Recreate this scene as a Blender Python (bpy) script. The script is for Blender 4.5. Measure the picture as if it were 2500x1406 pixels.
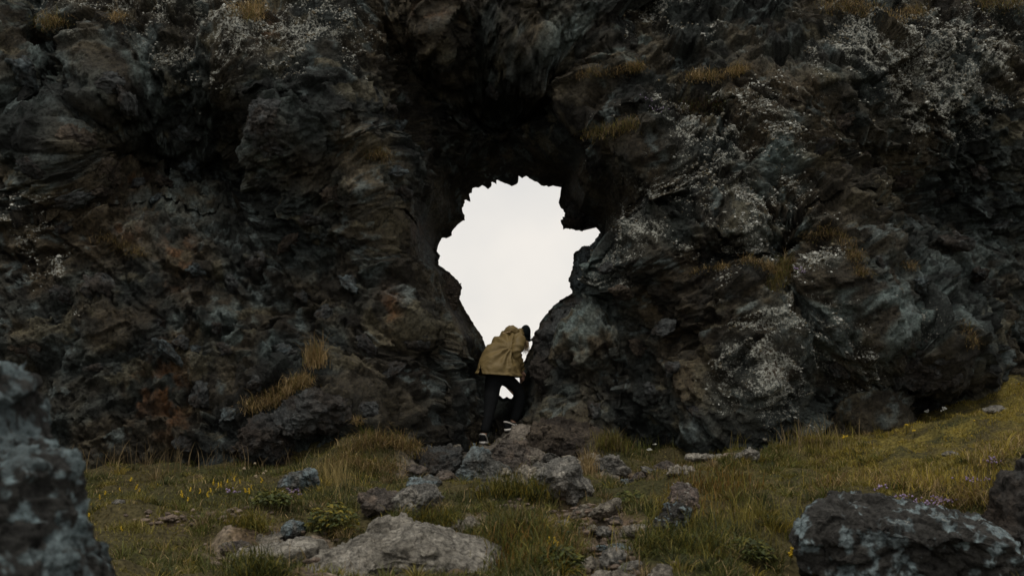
import bpy, math, random
import numpy as np
from mathutils import Vector, Matrix

for o in list(bpy.data.objects):
    bpy.data.objects.remove(o, do_unlink=True)
scene = bpy.context.scene
COL = scene.collection
random.seed(7)
RNG = np.random.default_rng(11)

# ------------------------------------------------------------------ camera
PITCH = math.radians(8.0)
CAMZ = 1.55
LENS = 40.0
cam_data = bpy.data.cameras.new('camera')
cam = bpy.data.objects.new('camera', cam_data)
COL.objects.link(cam)
cam.location = (0, 0, CAMZ)
cam.rotation_euler = (math.pi / 2 + PITCH, 0, 0)
cam_data.lens = LENS
cam_data.sensor_width = 36.0
cam_data.clip_start = 0.05
cam_data.clip_end = 3000
cam_data.dof.use_dof = True
cam_data.dof.focus_distance = 14.0
cam_data.dof.aperture_fstop = 3.0
scene.camera = cam

# ------------------------------------------------------------------ world: overcast sky
SUN_EL, SUN_AZ = math.radians(66), math.radians(200)
world = bpy.data.worlds.new('World')
scene.world = world
world.use_nodes = True
nt = world.node_tree
nt.nodes.clear()
w_out = nt.nodes.new('ShaderNodeOutputWorld')
w_bg = nt.nodes.new('ShaderNodeBackground')
sky = nt.nodes.new('ShaderNodeTexSky')
sky.sky_type = 'NISHITA'
sky.sun_disc = False
sky.sun_elevation = SUN_EL
sky.sun_rotation = SUN_AZ
sky.dust_density = 4.0
# a closed cloud layer, slightly uneven, veils nearly all of the clear sky
w_tc = nt.nodes.new('ShaderNodeTexCoord')
w_n = nt.nodes.new('ShaderNodeTexNoise')
w_n.inputs['Scale'].default_value = 6.5
w_n.inputs['Detail'].default_value = 4
w_r = nt.nodes.new('ShaderNodeValToRGB')
w_r.color_ramp.elements[0].position = 0.3
w_r.color_ramp.elements[0].color = (7.6, 7.5, 7.3, 1)
w_r.color_ramp.elements[1].position = 0.7
w_r.color_ramp.elements[1].color = (9.3, 8.85, 8.2, 1)
w_mix = nt.nodes.new('ShaderNodeMix')
w_mix.data_type = 'RGBA'
w_mix.inputs[0].default_value = 0.94
nt.links.new(w_tc.outputs['Generated'], w_n.inputs['Vector'])
nt.links.new(w_n.outputs['Fac'], w_r.inputs['Fac'])
nt.links.new(sky.outputs['Color'], w_mix.inputs[6])
nt.links.new(w_r.outputs['Color'], w_mix.inputs[7])
nt.links.new(w_mix.outputs[2], w_bg.inputs['Color'])
w_bg.inputs['Strength'].default_value = 0.1
nt.links.new(w_bg.outputs['Background'], w_out.inputs['Surface'])

# ------------------------------------------------------------------ sun behind the cloud
sun_data = bpy.data.lights.new('sun', 'SUN')
sun_data.energy = 1.5
sun_data.angle = math.radians(14)
sun_data.color = (1.0, 0.94, 0.85)
sun = bpy.data.objects.new('sun', sun_data)
COL.objects.link(sun)
sd = Vector((math.sin(SUN_AZ) * math.cos(SUN_EL), math.cos(SUN_AZ) * math.cos(SUN_EL), math.sin(SUN_EL)))
sun.rotation_euler = sd.to_track_quat('Z', 'Y').to_euler()

scene.view_settings.view_transform = 'Standard'
scene.view_settings.look = 'None'
scene.view_settings.exposure = 0.0
scene.view_settings.gamma = 1.0
scene.view_settings.use_curve_mapping = False

# ------------------------------------------------------------------ pixel <-> world (photo is 2500 x 1406)
FPX = LENS / 36.0 * 2500
CS, SN = math.cos(PITCH), math.sin(PITCH)

def U(px, py, depth):
    """point on the ray of a photo pixel at forward distance depth (metres along +y)"""
    px = np.asarray(px, float); py = np.asarray(py, float); depth = np.asarray(depth, float)
    u = (px - 1250) / FPX; v = (703 - py) / FPX
    yy = CS - v * SN; zz = SN + v * CS
    k = depth / yy
    return np.stack([u * k, depth + 0 * px, CAMZ + zz * k], -1)

def PX(P):
    x, y, z = P[..., 0], P[..., 1], P[..., 2] - CAMZ
    f = np.maximum(y * CS + z * SN, 0.05); up = -y * SN + z * CS
    return 1250 + FPX * x / f, 703 - FPX * up / f

# ------------------------------------------------------------------ noise
def _h(ix, iy, iz, seed):
    n = (ix.astype(np.uint32) * np.uint32(374761393) + iy.astype(np.uint32) * np.uint32(668265263)
         + iz.astype(np.uint32) * np.uint32(2147483647 - 1013) + np.uint32(seed * 1274126177 & 0xffffffff))
    n = (n ^ (n >> np.uint32(13))) * np.uint32(1274126177)
    n = (n ^ (n >> np.uint32(16))) * np.uint32(2246822519)
    return n ^ (n >> np.uint32(15))

def _hf(h):
    return (h & np.uint32(0xffffff)).astype(np.float32) / np.float32(16777216)

def vnoise(p, seed=0):
    p = p.astype(np.float32)
    i = np.floor(p).astype(np.int32); f = p - i
    f = f * f * f * (f * (f * 6 - 15) + 10)
    out = 0
    for a in (0, 1):
        wa = f[:, 0] if a else 1 - f[:, 0]
        for b in (0, 1):
            wb = wa * (f[:, 1] if b else 1 - f[:, 1])
            for c in (0, 1):
                w = wb * (f[:, 2] if c else 1 - f[:, 2])
                out = out + w * _hf(_h(i[:, 0] + a, i[:, 1] + b, i[:, 2] + c, seed))
    return out * 2 - 1

ROT = np.array([[0.36, 0.48, -0.8], [-0.8, 0.6, 0.0], [0.48, 0.64, 0.6]], np.float32)

def fbm(p, seed=0, octs=4, gain=0.5):
    p = p.astype(np.float32); s = 0; a = 1.0; t = 0
    for k in range(octs):
        s = s + a * vnoise(p, seed + k * 17); t += a
        p = (p @ ROT.T) * 2.03 + 11.7; a *= gain
    return s / t

def ridged(p, seed=0, octs=4):
    p = p.astype(np.float32); s = 0; a = 1.0; t = 0
    for k in range(octs):
        s = s + a * (1 - np.abs(vnoise(p, seed + k * 31)) * 2); t += a
        p = (p @ ROT.T) * 2.1 + 5.3; a *= 0.5
    return s / t

def cells(p, seed=0):
    """F1, F2, three random numbers of the nearest cell, offset to its centre"""
    p = p.astype(np.float32)
    i = np.floor(p).astype(np.int32)
    n = len(p)
    d1 = np.full(n, 9e9, np.float32); d2 = d1.copy()
    hid = np.zeros(n, np.uint32); off = np.zeros((n, 3), np.float32)
    for a in (-1, 0, 1):
        for b in (-1, 0, 1):
            for c in (-1, 0, 1):
                jx, jy, jz = i[:, 0] + a, i[:, 1] + b, i[:, 2] + c
                h = _h(jx, jy, jz, seed)
                h2 = h * np.uint32(2654435761) + np.uint32(97); h2 ^= h2 >> np.uint32(15)
                h3 = h2 * np.uint32(2246822519) + np.uint32(31); h3 ^= h3 >> np.uint32(14)
                dx = p[:, 0] - jx - _hf(h); dy = p[:, 1] - jy - _hf(h2); dz = p[:, 2] - jz - _hf(h3)
                d = dx * dx + dy * dy + dz * dz
                m = d < d1
                d2 = np.where(m, d1, np.minimum(d2, d))
                d1 = np.where(m, d, d1)
                hid = np.where(m, h3, hid)
                off[m, 0] = dx[m]; off[m, 1] = dy[m]; off[m, 2] = dz[m]
    r = []
    for k in range(4):
        hid = hid * np.uint32(2654435761) + np.uint32(1013904223); hid ^= hid >> np.uint32(16)
        r.append(_hf(hid))
    return np.sqrt(d1), np.sqrt(d2), r, off

def facet(p, seed, step, tilt, crack=0.0):
    """broken-rock relief: every cell is a tilted plane at its own height"""
    f1, f2, r, off = cells(p, seed)
    g = np.stack([r[1], r[2], r[3]], 1) * 2 - 1
    h = step * (r[0] - 0.5) * 2 + tilt * (off * g).sum(1)
    if crack:
        h = h - crack * np.clip(1 - (f2 - f1) / 0.10, 0, 1)
    return h, r[3], f2 - f1

def blocks(p, seed, bulge, tilt, jit):
    """continuous broken-block relief: lowest of the neighbouring tilted bowls, creased where blocks meet"""
    p = p.astype(np.float32)
    i = np.floor(p).astype(np.int32); n = len(p)
    m1 = np.full(n, 9e9, np.float32); m2 = m1.copy(); hid = np.zeros(n, np.uint32)
    for a in (-1, 0, 1):
        for b in (-1, 0, 1):
            for c in (-1, 0, 1):
                jx, jy, jz = i[:, 0] + a, i[:, 1] + b, i[:, 2] + c
                h = _h(jx, jy, jz, seed)
                h2 = h * np.uint32(2654435761) + np.uint32(97); h2 ^= h2 >> np.uint32(15)
                h3 = h2 * np.uint32(2246822519) + np.uint32(31); h3 ^= h3 >> np.uint32(14)
                h4 = h3 * np.uint32(2654435761) + np.uint32(7); h4 ^= h4 >> np.uint32(15)
                r1, r2, r3 = _hf(h), _hf(h2), _hf(h3)
                dx = p[:, 0] - jx - r1; dy = p[:, 1] - jy - r2; dz = p[:, 2] - jz - r3
                q = bulge * (dx * dx + dy * dy + dz * dz) + tilt * (dx * (r2 - .5) + dy * (r3 - .5) + dz * (r1 - .5)) * 2 + jit * _hf(h4)
                m = q < m1
                m2 = np.where(m, m1, np.minimum(m2, q)); m1 = np.where(m, q, m1); hid = np.where(m, h4, hid)
    hid = hid * np.uint32(2654435761) + np.uint32(1013904223); hid ^= hid >> np.uint32(16)
    return 0.5 * bulge - m1, _hf(hid), m2 - m1

def sstep(a, b, x):
    t = np.clip((x - a) / (b - a), 0, 1)
    return t * t * (3 - 2 * t)

# ------------------------------------------------------------------ mesh helpers
def new_mesh(name, V, quads=None, tris=None, smooth=True):
    me = bpy.data.meshes.new(name)
    V = np.ascontiguousarray(V, np.float32)
    loops = []; starts = []; n = 0; tot = []
    if quads is not None and len(quads):
        q = np.asarray(quads, np.int32); loops.append(q.ravel()); starts.append(n + 4 * np.arange(len(q))); n += q.size
    if tris is not None and len(tris):
        t = np.asarray(tris, np.int32); loops.append(t.ravel()); starts.append(n + 3 * np.arange(len(t))); n += t.size
    loops = np.concatenate(loops); starts = np.concatenate(starts)
    me.vertices.add(len(V)); me.vertices.foreach_set('co', V.ravel())
    me.loops.add(len(loops)); me.loops.foreach_set('vertex_index', loops)
    me.polygons.add(len(starts)); me.polygons.foreach_set('loop_start', starts.astype(np.int32))
    me.polygons.foreach_set('use_smooth', np.full(len(starts), smooth))
    me.update(calc_edges=True)
    return me

def set_col(me, name, C):
    C = np.asarray(C, np.float32)
    if C.shape[1] == 3:
        C = np.concatenate([C, np.ones((len(C), 1), np.float32)], 1)
    at = me.attributes.new(name, 'FLOAT_COLOR', 'POINT')
    at.data.foreach_set('color', np.ascontiguousarray(C).ravel())

def link(name, me, mat=None, parent=None):
    o = bpy.data.objects.new(name, me); COL.objects.link(o)
    if mat is not None and me is not None:
        for m in (mat if isinstance(mat, (list, tuple)) else [mat]):
            if m.name not in [x.name for x in me.materials if x]:
                me.materials.append(m)
    if parent is not None:
        o.parent = parent
    return o

def tag(o, label=None, cat=None, group=None, kind=None):
    if label: o['label'] = label
    if cat: o['category'] = cat
    if group: o['group'] = group
    if kind: o['kind'] = kind
    return o

def normals(V, quads):
    a, b, c, d = (V[quads[:, k]] for k in range(4))
    n = np.cross(c - a, d - b)
    N = np.zeros_like(V)
    for k in range(4):
        for ax in range(3):
            N[:, ax] += np.bincount(quads[:, k], n[:, ax], len(V))
    return N / np.maximum(np.linalg.norm(N, axis=1, keepdims=True), 1e-9)

def normals_t(V, tris):
    a, b, c = (V[tris[:, k]] for k in range(3))
    n = np.cross(b - a, c - a)
    N = np.zeros_like(V)
    for k in range(3):
        for ax in range(3):
            N[:, ax] += np.bincount(tris[:, k], n[:, ax], len(V))
    return N / np.maximum(np.linalg.norm(N, axis=1, keepdims=True), 1e-9)

def rbf(P, vals, c=0.2, smooth=1e-3):
    P = np.asarray(P, float); vals = np.asarray(vals, float); m = vals.mean()
    A = np.sqrt(((P[:, None] - P[None]) ** 2).sum(-1) + c * c)
    w = np.linalg.solve(A - smooth * np.eye(len(P)), vals - m)
    def ev(Q):
        out = np.empty(len(Q))
        for s in range(0, len(Q), 20000):
            q = Q[s:s + 20000].astype(np.float32)
            d = np.sqrt(((q[:, None] - P[None].astype(np.float32)) ** 2).sum(-1) + np.float32(c * c))
            out[s:s + 20000] = d @ w.astype(np.float32) + m
        return out
    return ev

def grid_quads(nu, nv):
    i = np.arange(nu - 1)[:, None]; j = np.arange(nv - 1)[None]
    a = i * nv + j
    return np.stack([a, a + nv, a + nv + 1, a + 1], -1).reshape(-1, 4)

# ------------------------------------------------------------------ materials
def base_mat(name, rough=0.9, spec=0.25):
    m = bpy.data.materials.new(name); m.use_nodes = True
    n = m.node_tree.nodes; b = n['Principled BSDF']
    b.inputs['Roughness'].default_value = rough
    b.inputs['Specular IOR Level'].default_value = spec
    return m, m.node_tree, b

def rock_material(name):
    m, t, b = base_mat(name, 0.82, 0.3)
    N = t.nodes.new; L = t.links.new
    at = N('ShaderNodeAttribute'); at.attribute_name = 'tint'
    tc = N('ShaderNodeTexCoord')
    n1 = N('ShaderNodeTexNoise'); n1.inputs['Scale'].default_value = 26; n1.inputs['Detail'].default_value = 8; n1.inputs['Roughness'].default_value = 0.7
    n2 = N('ShaderNodeTexNoise'); n2.inputs['Scale'].default_value = 70; n2.inputs['Detail'].default_value = 5; n2.inputs['Roughness'].default_value = 0.65
    n3 = N('ShaderNodeTexNoise'); n3.inputs['Scale'].default_value = 30; n3.inputs['Detail'].default_value = 10; n3.inputs['Roughness'].default_value = 0.75
    for n in (n1, n2, n3): L(tc.outputs['Object'], n.inputs['Vector'])
    mr = N('ShaderNodeMapRange'); mr.inputs['From Min'].default_value = 0.28; mr.inputs['From Max'].default_value = 0.72
    mr.inputs['To Min'].default_value = 0.10; mr.inputs['To Max'].default_value = 2.55
    L(n1.outputs['Fac'], mr.inputs['Value'])
    mul = N('ShaderNodeVectorMath'); mul.operation = 'SCALE'
    L(at.outputs['Color'], mul.inputs[0]); L(mr.outputs['Result'], mul.inputs['Scale'])
    # crusty pale lichen where the 'tint' alpha asks for it, broken up by fine noise
    add = N('ShaderNodeMath'); add.operation = 'ADD'
    sp = N('ShaderNodeMapRange'); sp.clamp = False; sp.inputs['From Min'].default_value = 0.25; sp.inputs['From Max'].default_value = 0.75
    L(n3.outputs['Fac'], sp.inputs['Value'])
    L(sp.outputs['Result'], add.inputs[0]); L(at.outputs['Alpha'], add.inputs[1])
    th = N('ShaderNodeMapRange'); th.inputs['From Min'].default_value = 1.04; th.inputs['From Max'].default_value = 1.14
    L(add.outputs[0], th.inputs['Value'])
    lc = N('ShaderNodeValToRGB')
    lc.color_ramp.elements[0].color = (0.20, 0.19, 0.14, 1); lc.color_ramp.elements[0].position = 0.35
    lc.color_ramp.elements[1].color = (0.50, 0.52, 0.48, 1); lc.color_ramp.elements[1].position = 0.62
    L(n2.outputs['Fac'], lc.inputs['Fac'])
    mx = N('ShaderNodeMix'); mx.data_type = 'RGBA'
    L(th.outputs['Result'], mx.inputs[0]); L(mul.outputs['Vector'], mx.inputs[6]); L(lc.outputs['Color'], mx.inputs[7])
    L(mx.outputs[2], b.inputs['Base Color'])
    bsum = N('ShaderNodeMath'); bsum.operation = 'ADD'
    L(n1.outputs['Fac'], bsum.inputs[0]); L(n2.outputs['Fac'], bsum.inputs[1])
    n4 = N('ShaderNodeTexNoise'); n4.inputs['Scale'].default_value = 9; n4.inputs['Detail'].default_value = 9; n4.inputs['Roughness'].default_value = 0.68
    L(tc.outputs['Object'], n4.inputs['Vector'])
    b4 = N('ShaderNodeBump'); b4.inputs['Strength'].default_value = 0.8; b4.inputs['Distance'].default_value = 0.09
    L(n4.outputs['Fac'], b4.inputs['Height'])
    mp = N('ShaderNodeMapping'); mp.inputs['Rotation'].default_value = (0.3, 0.7, 0.2); mp.inputs['Scale'].default_value = (1, 1, 1.7)
    wv = N('ShaderNodeVectorMath'); wv.operation = 'MULTIPLY_ADD'; wv.inputs[1].default_value = (0.10, 0.10, 0.10)
    L(n4.outputs['Color'], wv.inputs[0]); L(tc.outputs['Object'], wv.inputs[2]); L(wv.outputs['Vector'], mp.inputs['Vector'])
    vo = N('ShaderNodeTexVoronoi'); vo.feature = 'DISTANCE_TO_EDGE'; vo.inputs['Scale'].default_value = 7.5
    L(mp.outputs['Vector'], vo.inputs['Vector'])
    vr = N('ShaderNodeMapRange'); vr.inputs['From Min'].default_value = 0.0; vr.inputs['From Max'].default_value = 0.07
    L(vo.outputs['Distance'], vr.inputs['Value'])
    bc = N('ShaderNodeBump'); bc.inputs['Strength'].default_value = 0.7; bc.inputs['Distance'].default_value = 0.03
    L(vr.outputs['Result'], bc.inputs['Height']); L(bc.outputs['Normal'], b4.inputs['Normal'])
    bsum2 = N('ShaderNodeMath'); bsum2.operation = 'MULTIPLY_ADD'; bsum2.inputs[1].default_value = 0.5
    L(th.outputs['Result'], bsum2.inputs[0]); L(bsum.outputs[0], bsum2.inputs[2])
    bp = N('ShaderNodeBump'); bp.inputs['Strength'].default_value = 0.9; bp.inputs['Distance'].default_value = 0.022
    L(bsum2.outputs[0], bp.inputs['Height']); L(b4.outputs['Normal'], bp.inputs['Normal']); L(bp.outputs['Normal'], b.inputs['Normal'])
    return m

def tint_material(name, rough=0.8, spec=0.2, transl=0.0, var=0.5, scale=40):
    m, t, b = base_mat(name, rough, spec)
    N = t.nodes.new; L = t.links.new
    at = N('ShaderNodeAttribute'); at.attribute_name = 'tint'
    tc = N('ShaderNodeTexCoord')
    n1 = N('ShaderNodeTexNoise'); n1.inputs['Scale'].default_value = scale; n1.inputs['Detail'].default_value = 6
    L(tc.outputs['Object'], n1.inputs['Vector'])
    mr = N('ShaderNodeMapRange'); mr.inputs['From Min'].default_value = 0.3; mr.inputs['From Max'].default_value = 0.7
    mr.inputs['To Min'].default_value = 1 - var; mr.inputs['To Max'].default_value = 1 + var
    L(n1.outputs['Fac'], mr.inputs['Value'])
    mul = N('ShaderNodeVectorMath'); mul.operation = 'SCALE'
    L(at.outputs['Color'], mul.inputs[0]); L(mr.outputs['Result'], mul.inputs['Scale'])
    L(mul.outputs['Vector'], b.inputs['Base Color'])
    if transl:
        tr = N('ShaderNodeBsdfTranslucent'); L(mul.outputs['Vector'], tr.inputs['Color'])
        ms = N('ShaderNodeMixShader'); ms.inputs[0].default_value = transl
        L(b.outputs[0], ms.inputs[1]); L(tr.outputs[0], ms.inputs[2])
        L(ms.outputs[0], t.nodes['Material Output'].inputs['Surface'])
    return m

def plain_material(name, col, rough=0.8, var=0.25, scale=30, bump=0.0, spec=0.25, stretch=None):
    m, t, b = base_mat(name, rough, spec)
    N = t.nodes.new; L = t.links.new
    tc = N('ShaderNodeTexCoord')
    n1 = N('ShaderNodeTexNoise'); n1.inputs['Scale'].default_value = scale; n1.inputs['Detail'].default_value = 6
    L(tc.outputs['Object'], n1.inputs['Vector'])
    r = N('ShaderNodeValToRGB')
    r.color_ramp.elements[0].position = 0.3; r.color_ramp.elements[0].color = tuple(c * (1 - var) for c in col) + (1,)
    r.color_ramp.elements[1].position = 0.7; r.color_ramp.elements[1].color = tuple(c * (1 + var) for c in col) + (1,)
    L(n1.outputs['Fac'], r.inputs['Fac']); L(r.outputs['Color'], b.inputs['Base Color'])
    if bump:
        bp = N('ShaderNodeBump'); bp.inputs['Strength'].default_value = 0.6; bp.inputs['Distance'].default_value = bump
        L(n1.outputs['Fac'], bp.inputs['Height']); L(bp.outputs['Normal'], b.inputs['Normal'])
    return m

M_ROCK = rock_material('weathered_rock')
M_SOIL = tint_material('soil_and_turf', 0.95, 0.1, 0, 0.65, 38)
M_GRASS = tint_material('grass_blades', 0.6, 0.25, 0.3, 0.25, 9)
M_LICHEN = tint_material('crusty_lichen', 0.95, 0.1, 0, 0.3, 60)
M_JACKET = plain_material('waxed_cotton', (0.158, 0.114, 0.046), 0.62, 0.16, 7, 0.004, 0.3)
M_LINING = plain_material('jacket_lining', (0.012, 0.012, 0.012), 0.9)
M_BLACK = plain_material('black_cotton', (0.007, 0.008, 0.009), 0.9, 0.3, 40, 0.002, 0.15)
M_WOOL = plain_material('black_wool', (0.006, 0.009, 0.010), 0.95, 0.4, 120, 0.004, 0.1)
M_SKIN = plain_material('skin', (0.42, 0.25, 0.18), 0.55, 0.08, 20)
M_HAIR = plain_material('blonde_hair', (0.50, 0.36, 0.22), 0.45, 0.3, 60)
M_WHITE = plain_material('white_rubber', (0.62, 0.60, 0.56), 0.6, 0.12, 60)

# ------------------------------------------------------------------ ground shape
gp = []
def G(*pts):
    for (px, py, d) in pts:
        gp.append(U(px, py, d))
G((-300, 1330, 8), (-300, 1170, 12), (0, 1406, 6.6), (0, 1200, 10.5), (250, 1406, 6.7), (700, 1406, 6.7), (1250, 1406, 6.7), (1800, 1406, 6.8), (2300, 1500, 6.6), (2080, 1500, 6.7), (2100, 1470, 7.4), (900, 1450, 6.9), (900, 1410, 7.4), (760, 1425, 7.1), (1100, 1405, 7.3), (620, 1425, 7.4),
  (250, 1300, 8.4), (700, 1300, 8.4), (1250, 1300, 8.4), (1780, 1300, 8.3),
  (250, 1205, 10.6), (600, 1205, 10.5), (1000, 1195, 10.4), (1400, 1200, 10.3), (1800, 1195, 10.1),
  (300, 1150, 12.3), (650, 1140, 11.8), (900, 1110, 12.0), (1080, 1105, 12.9), (1180, 1082, 13.7), (1255, 1050, 14.0), (1320, 1046, 13.8),
  (1000, 1180, 11.2), (1120, 1195, 11.3), (1240, 1185, 11.3), (1400, 1175, 11.2), (1040, 1135, 12.4), (1180, 1120, 12.7), (1300, 1110, 12.7), (1500, 1112, 13.0), (1700, 1108, 12.8), (2000, 1090, 12.6), (2150, 1060, 12.9), (2280, 990, 13.8), (2400, 918, 15.0),
  (2500, 906, 15.2), (2700, 890, 15.4), (2080, 1150, 10.9), (2300, 1100, 11.3), (2450, 1000, 12.8), (2520, 1060, 11.0), (2250, 1175, 9.7),
  (2440, 1130, 9.2), (2000, 1228, 8.7), (2150, 1208, 8.7), (2300, 1212, 8.7), (2420, 1195, 8.6), (2750, 1080, 9.5), (2450, 1330, 8.0))
for w in [(0, 15.2, 2.0), (-3, 16, 1.2), (3, 16, 1.6), (-9, 14, 0.8), (0, 19, 0.6), (6, 20, 1.6), (-6, 20, 0.2), (0, 0, 0), (-6, 0, 0), (6, 0, 0.35),
          (0, 3.4, 0.36), (-5, 4, 0.3), (5, 4, 0.5), (0, -6, -0.4), (-9, -6, -0.4), (10, -6, -0.2), (11, 8, 1.6), (11, 15, 2.6), (-10, 8, 0.7)]:
    gp.append(np.array(w, float))
gp = np.array(gp)
_g = rbf(gp[:, :2], gp[:, 2], 0.35, 2e-3)

MOUND = []
for (px, py, d, r, h) in [(900, 1120, 12.0, .55, .20), (970, 1125, 12.2, .4, .12), (1230, 1215, 9.9, .45, .12), (800, 1275, 8.9, .4, .12), (1000, 1290, 8.5, .4, .08), (1620, 1270, 8.9, .5, .10), (1700, 1200, 9.9, .6, .12),
                          (1290, 1345, 7.7, .4, .14), (1640, 1360, 7.4, .4, .12), (520, 1225, 10, .7, .12), (330, 1290, 8.6, .6, .10), (2000, 1110, 12, .6, .12), (2330, 1060, 12, .6, .15), (2430, 960, 13.8, .5, .12), (2200, 1130, 11, .5, .12), (1480, 1120, 12.6, .4, .14), (600, 1290, 8.7, .35, .10), (1820, 1130, 11.6, .5, .10)]:
    w_ = U(px, py, d); MOUND.append((w_[0], d, r, h))
def groundz(xy, detail=True):
    q = np.stack([np.clip(xy[:, 0], -11, 12), np.clip(xy[:, 1], -8, 22)], 1)
    far = np.hypot(xy[:, 0] - q[:, 0], xy[:, 1] - q[:, 1])
    z = _g(q) - 0.06 * far
    if detail:
        p = np.concatenate([xy, np.zeros((len(xy), 1))], 1)
        fade = 1 / (1 + far * 0.1)
        for (mx_, my_, mr_, mh_) in MOUND:
            z = z + mh_ * np.exp(-((xy[:, 0] - mx_) ** 2 + (xy[:, 1] - my_) ** 2) / mr_ ** 2 * 1.6)
        z = z + (0.10 * fbm(p * 1.7, 3, 3) + 0.07 * ridged(p * 3.1, 9, 3)) * fade
    return z

# ------------------------------------------------------------------ cliff: hole outline and depth control points
RIM = [(1160, 797), (1139, 764), (1125, 736), (1117, 726), (1125, 720), (1128, 702), (1119.5, 687), (1105, 673), (1085, 656), (1070, 652.6),
       (1070, 636), (1074.5, 623), (1066, 615), (1071, 596), (1078, 582), (1097, 573), (1107, 559), (1122, 545), (1135, 537), (1131, 522),
       (1128, 508), (1135, 494), (1133, 485), (1148.5, 490.5), (1144.5, 472.5), (1152, 470), (1153.6, 460), (1168, 458), (1176, 452), (1191, 461),
       (1199, 455.5), (1199, 442.7), (1212, 450.6), (1212, 437), (1227.6, 445.5), (1249, 453.5), (1264.6, 445.5), (1264.6, 429), (1274.5, 435.6),
       (1284.5, 430), (1298.7, 439), (1316, 448), (1338.5, 456), (1350, 453.5), (1371, 457.8), (1368, 474), (1364, 492.5), (1370, 508), (1384, 518),
       (1382.6, 529.5), (1370, 543.7), (1378, 555), (1392.6, 552), (1410, 560), (1431, 556.5), (1431, 551), (1444, 556), (1454, 554), (1467.4, 572),
       (1455, 588), (1438, 603), (1410, 612), (1400, 620.5), (1400, 647.5), (1389, 679), (1392.6, 701.6), (1397, 716), (1373, 730), (1350, 747),
       (1327, 775.5), (1317, 790), (1317, 796), (1315, 807), (1308, 821), (1300, 839), (1295, 852), (1285, 867), (1277, 889), (1275, 899), (1278, 912), (1277, 924), (1269, 934),
       (1258, 960), (1246, 975), (1237, 968), (1228, 973), (1214, 960), (1206, 940), (1200, 905), (1195, 872), (1187, 848), (1173, 815)]
def rim_depth(px, py):
    d = 14.55 + 0.55 * sstep(760, 520, py)
    return d + 0.15 * sstep(1250, 1100, px) * sstep(800, 650, py)
rim_px = np.array(RIM, float)
# densify with slight roughness
dense = []
for k in range(len(rim_px)):
    a, b = rim_px[k], rim_px[(k + 1) % len(rim_px)]
    n = max(1, int(np.hypot(*(b - a)) / 5))
    for t in range(n):
        q = a + (b - a) * t / n
        if t: q = q + RNG.normal(0, 1.0, 2)
        dense.append(q)
dense = np.array(dense)
RIMW = U(dense[:, 0], dense[:, 1], rim_depth(dense[:, 0], dense[:, 1]))

cp = []
def row(py, *pd):
    for (px, d) in pd:
        cp.append(U(px, py, d))
row(-620, (-900, 19), (0, 19), (800, 19), (1700, 19), (2600, 19.5), (3500, 20))
row(-420, (-900, 16), (0, 16), (800, 16), (1700, 16), (2600, 17), (3500, 17))
row(-150, (-900, 14.6), (-300, 14.8), (400, 14.6), (850, 14.3), (1250, 13.9), (1700, 14.6), (2100, 15), (2600, 15.5), (3300, 15.5))
row(0, (-900, 13.6), (-300, 13.7), (0, 13.6), (300, 13.5), (600, 13.5), (900, 13.4), (1250, 13.1), (1420, 13.3), (1600, 13.9), (1900, 13.9), (2100, 13.8), (2200, 14.0), (2500, 14.5), (3000, 15))
row(70, (200, 13.2), (500, 13.0), (800, 13.2), (1100, 13.1), (1300, 13.25), (1480, 13.5), (2080, 13.5), (2250, 13.8))
row(120, (0, 13.0), (300, 12.9), (600, 12.75), (830, 12.9), (950, 13.5), (1100, 13.3), (1300, 13.3), (1480, 13.3), (1700, 13.5), (1900, 13.7), (2100, 13.2), (2300, 13.7), (2500, 14.2))
row(170, (90, 12.9), (160, 13.9), (230, 12.8), (1020, 13.9), (1150, 13.9), (1250, 13.8), (1420, 13.4))
row(230, (-300, 12.8), (0, 12.7), (150, 13.5), (260, 12.7), (500, 12.9), (700, 12.5), (850, 12.6), (960, 13.6), (1050, 14.2), (1150, 14.4), (1280, 14.4), (1380, 13.9), (1480, 13.1), (1650, 13.3), (1800, 13.2), (2000, 13.0), (2120, 13.1), (2300, 13.6), (2500, 13.9), (3000, 14.5))
row(350, (0, 13.1), (180, 12.7), (300, 13.3), (450, 13.5), (640, 12.35), (800, 12.6), (930, 13.1), (1020, 14.1), (1150, 14.8), (1300, 14.7), (1400, 13.6), (1500, 12.95), (1700, 13.0), (1850, 12.9), (2050, 13.3), (2250, 13.9), (2500, 13.9))
row(400, (300, 13.7), (450, 13.9), (560, 13.8))
row(440, (-300, 13.1), (0, 13.2), (250, 13.1), (500, 13.7), (640, 13.5), (800, 12.7), (940, 12.8), (1000, 13.5), (1070, 14.6), (1440, 13.8), (1520, 13.0), (1700, 12.8), (1850, 12.8), (2050, 13.3), (2300, 14.1), (2500, 14.2))
row(570, (0, 13.1), (250, 12.9), (450, 13.1), (650, 13.2), (850, 13.0), (980, 13.0), (1030, 13.5), (1500, 13.6), (1600, 12.9), (1800, 12.7), (1900, 12.9), (2000, 12.6), (2100, 13.2), (2300, 14.2), (2500, 14.4), (3000, 15))
row(640, (1750, 12.9), (1850, 13.0), (1920, 13.3), (1990, 12.5))
row(700, (-300, 12.8), (0, 12.9), (250, 12.8), (500, 13.0), (700, 13.0), (900, 12.9), (1010, 13.1), (1080, 13.9), (1470, 13.9), (1560, 13.3), (1700, 12.8), (1850, 12.7), (1920, 13.0), (2000, 12.5), (2150, 12.8), (2300, 13.7), (2500, 14.4))
row(820, (0, 12.8), (250, 12.7), (500, 12.9), (700, 12.9), (850, 12.8), (1000, 12.9), (1090, 13.5), (1140, 14.1), (1360, 13.9), (1420, 13.5), (1560, 13.4), (1700, 12.9), (1850, 12.5), (2000, 12.6), (2150, 12.6), (2280, 12.9), (2380, 13.8), (2500, 14.5), (3000, 15.2))
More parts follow.
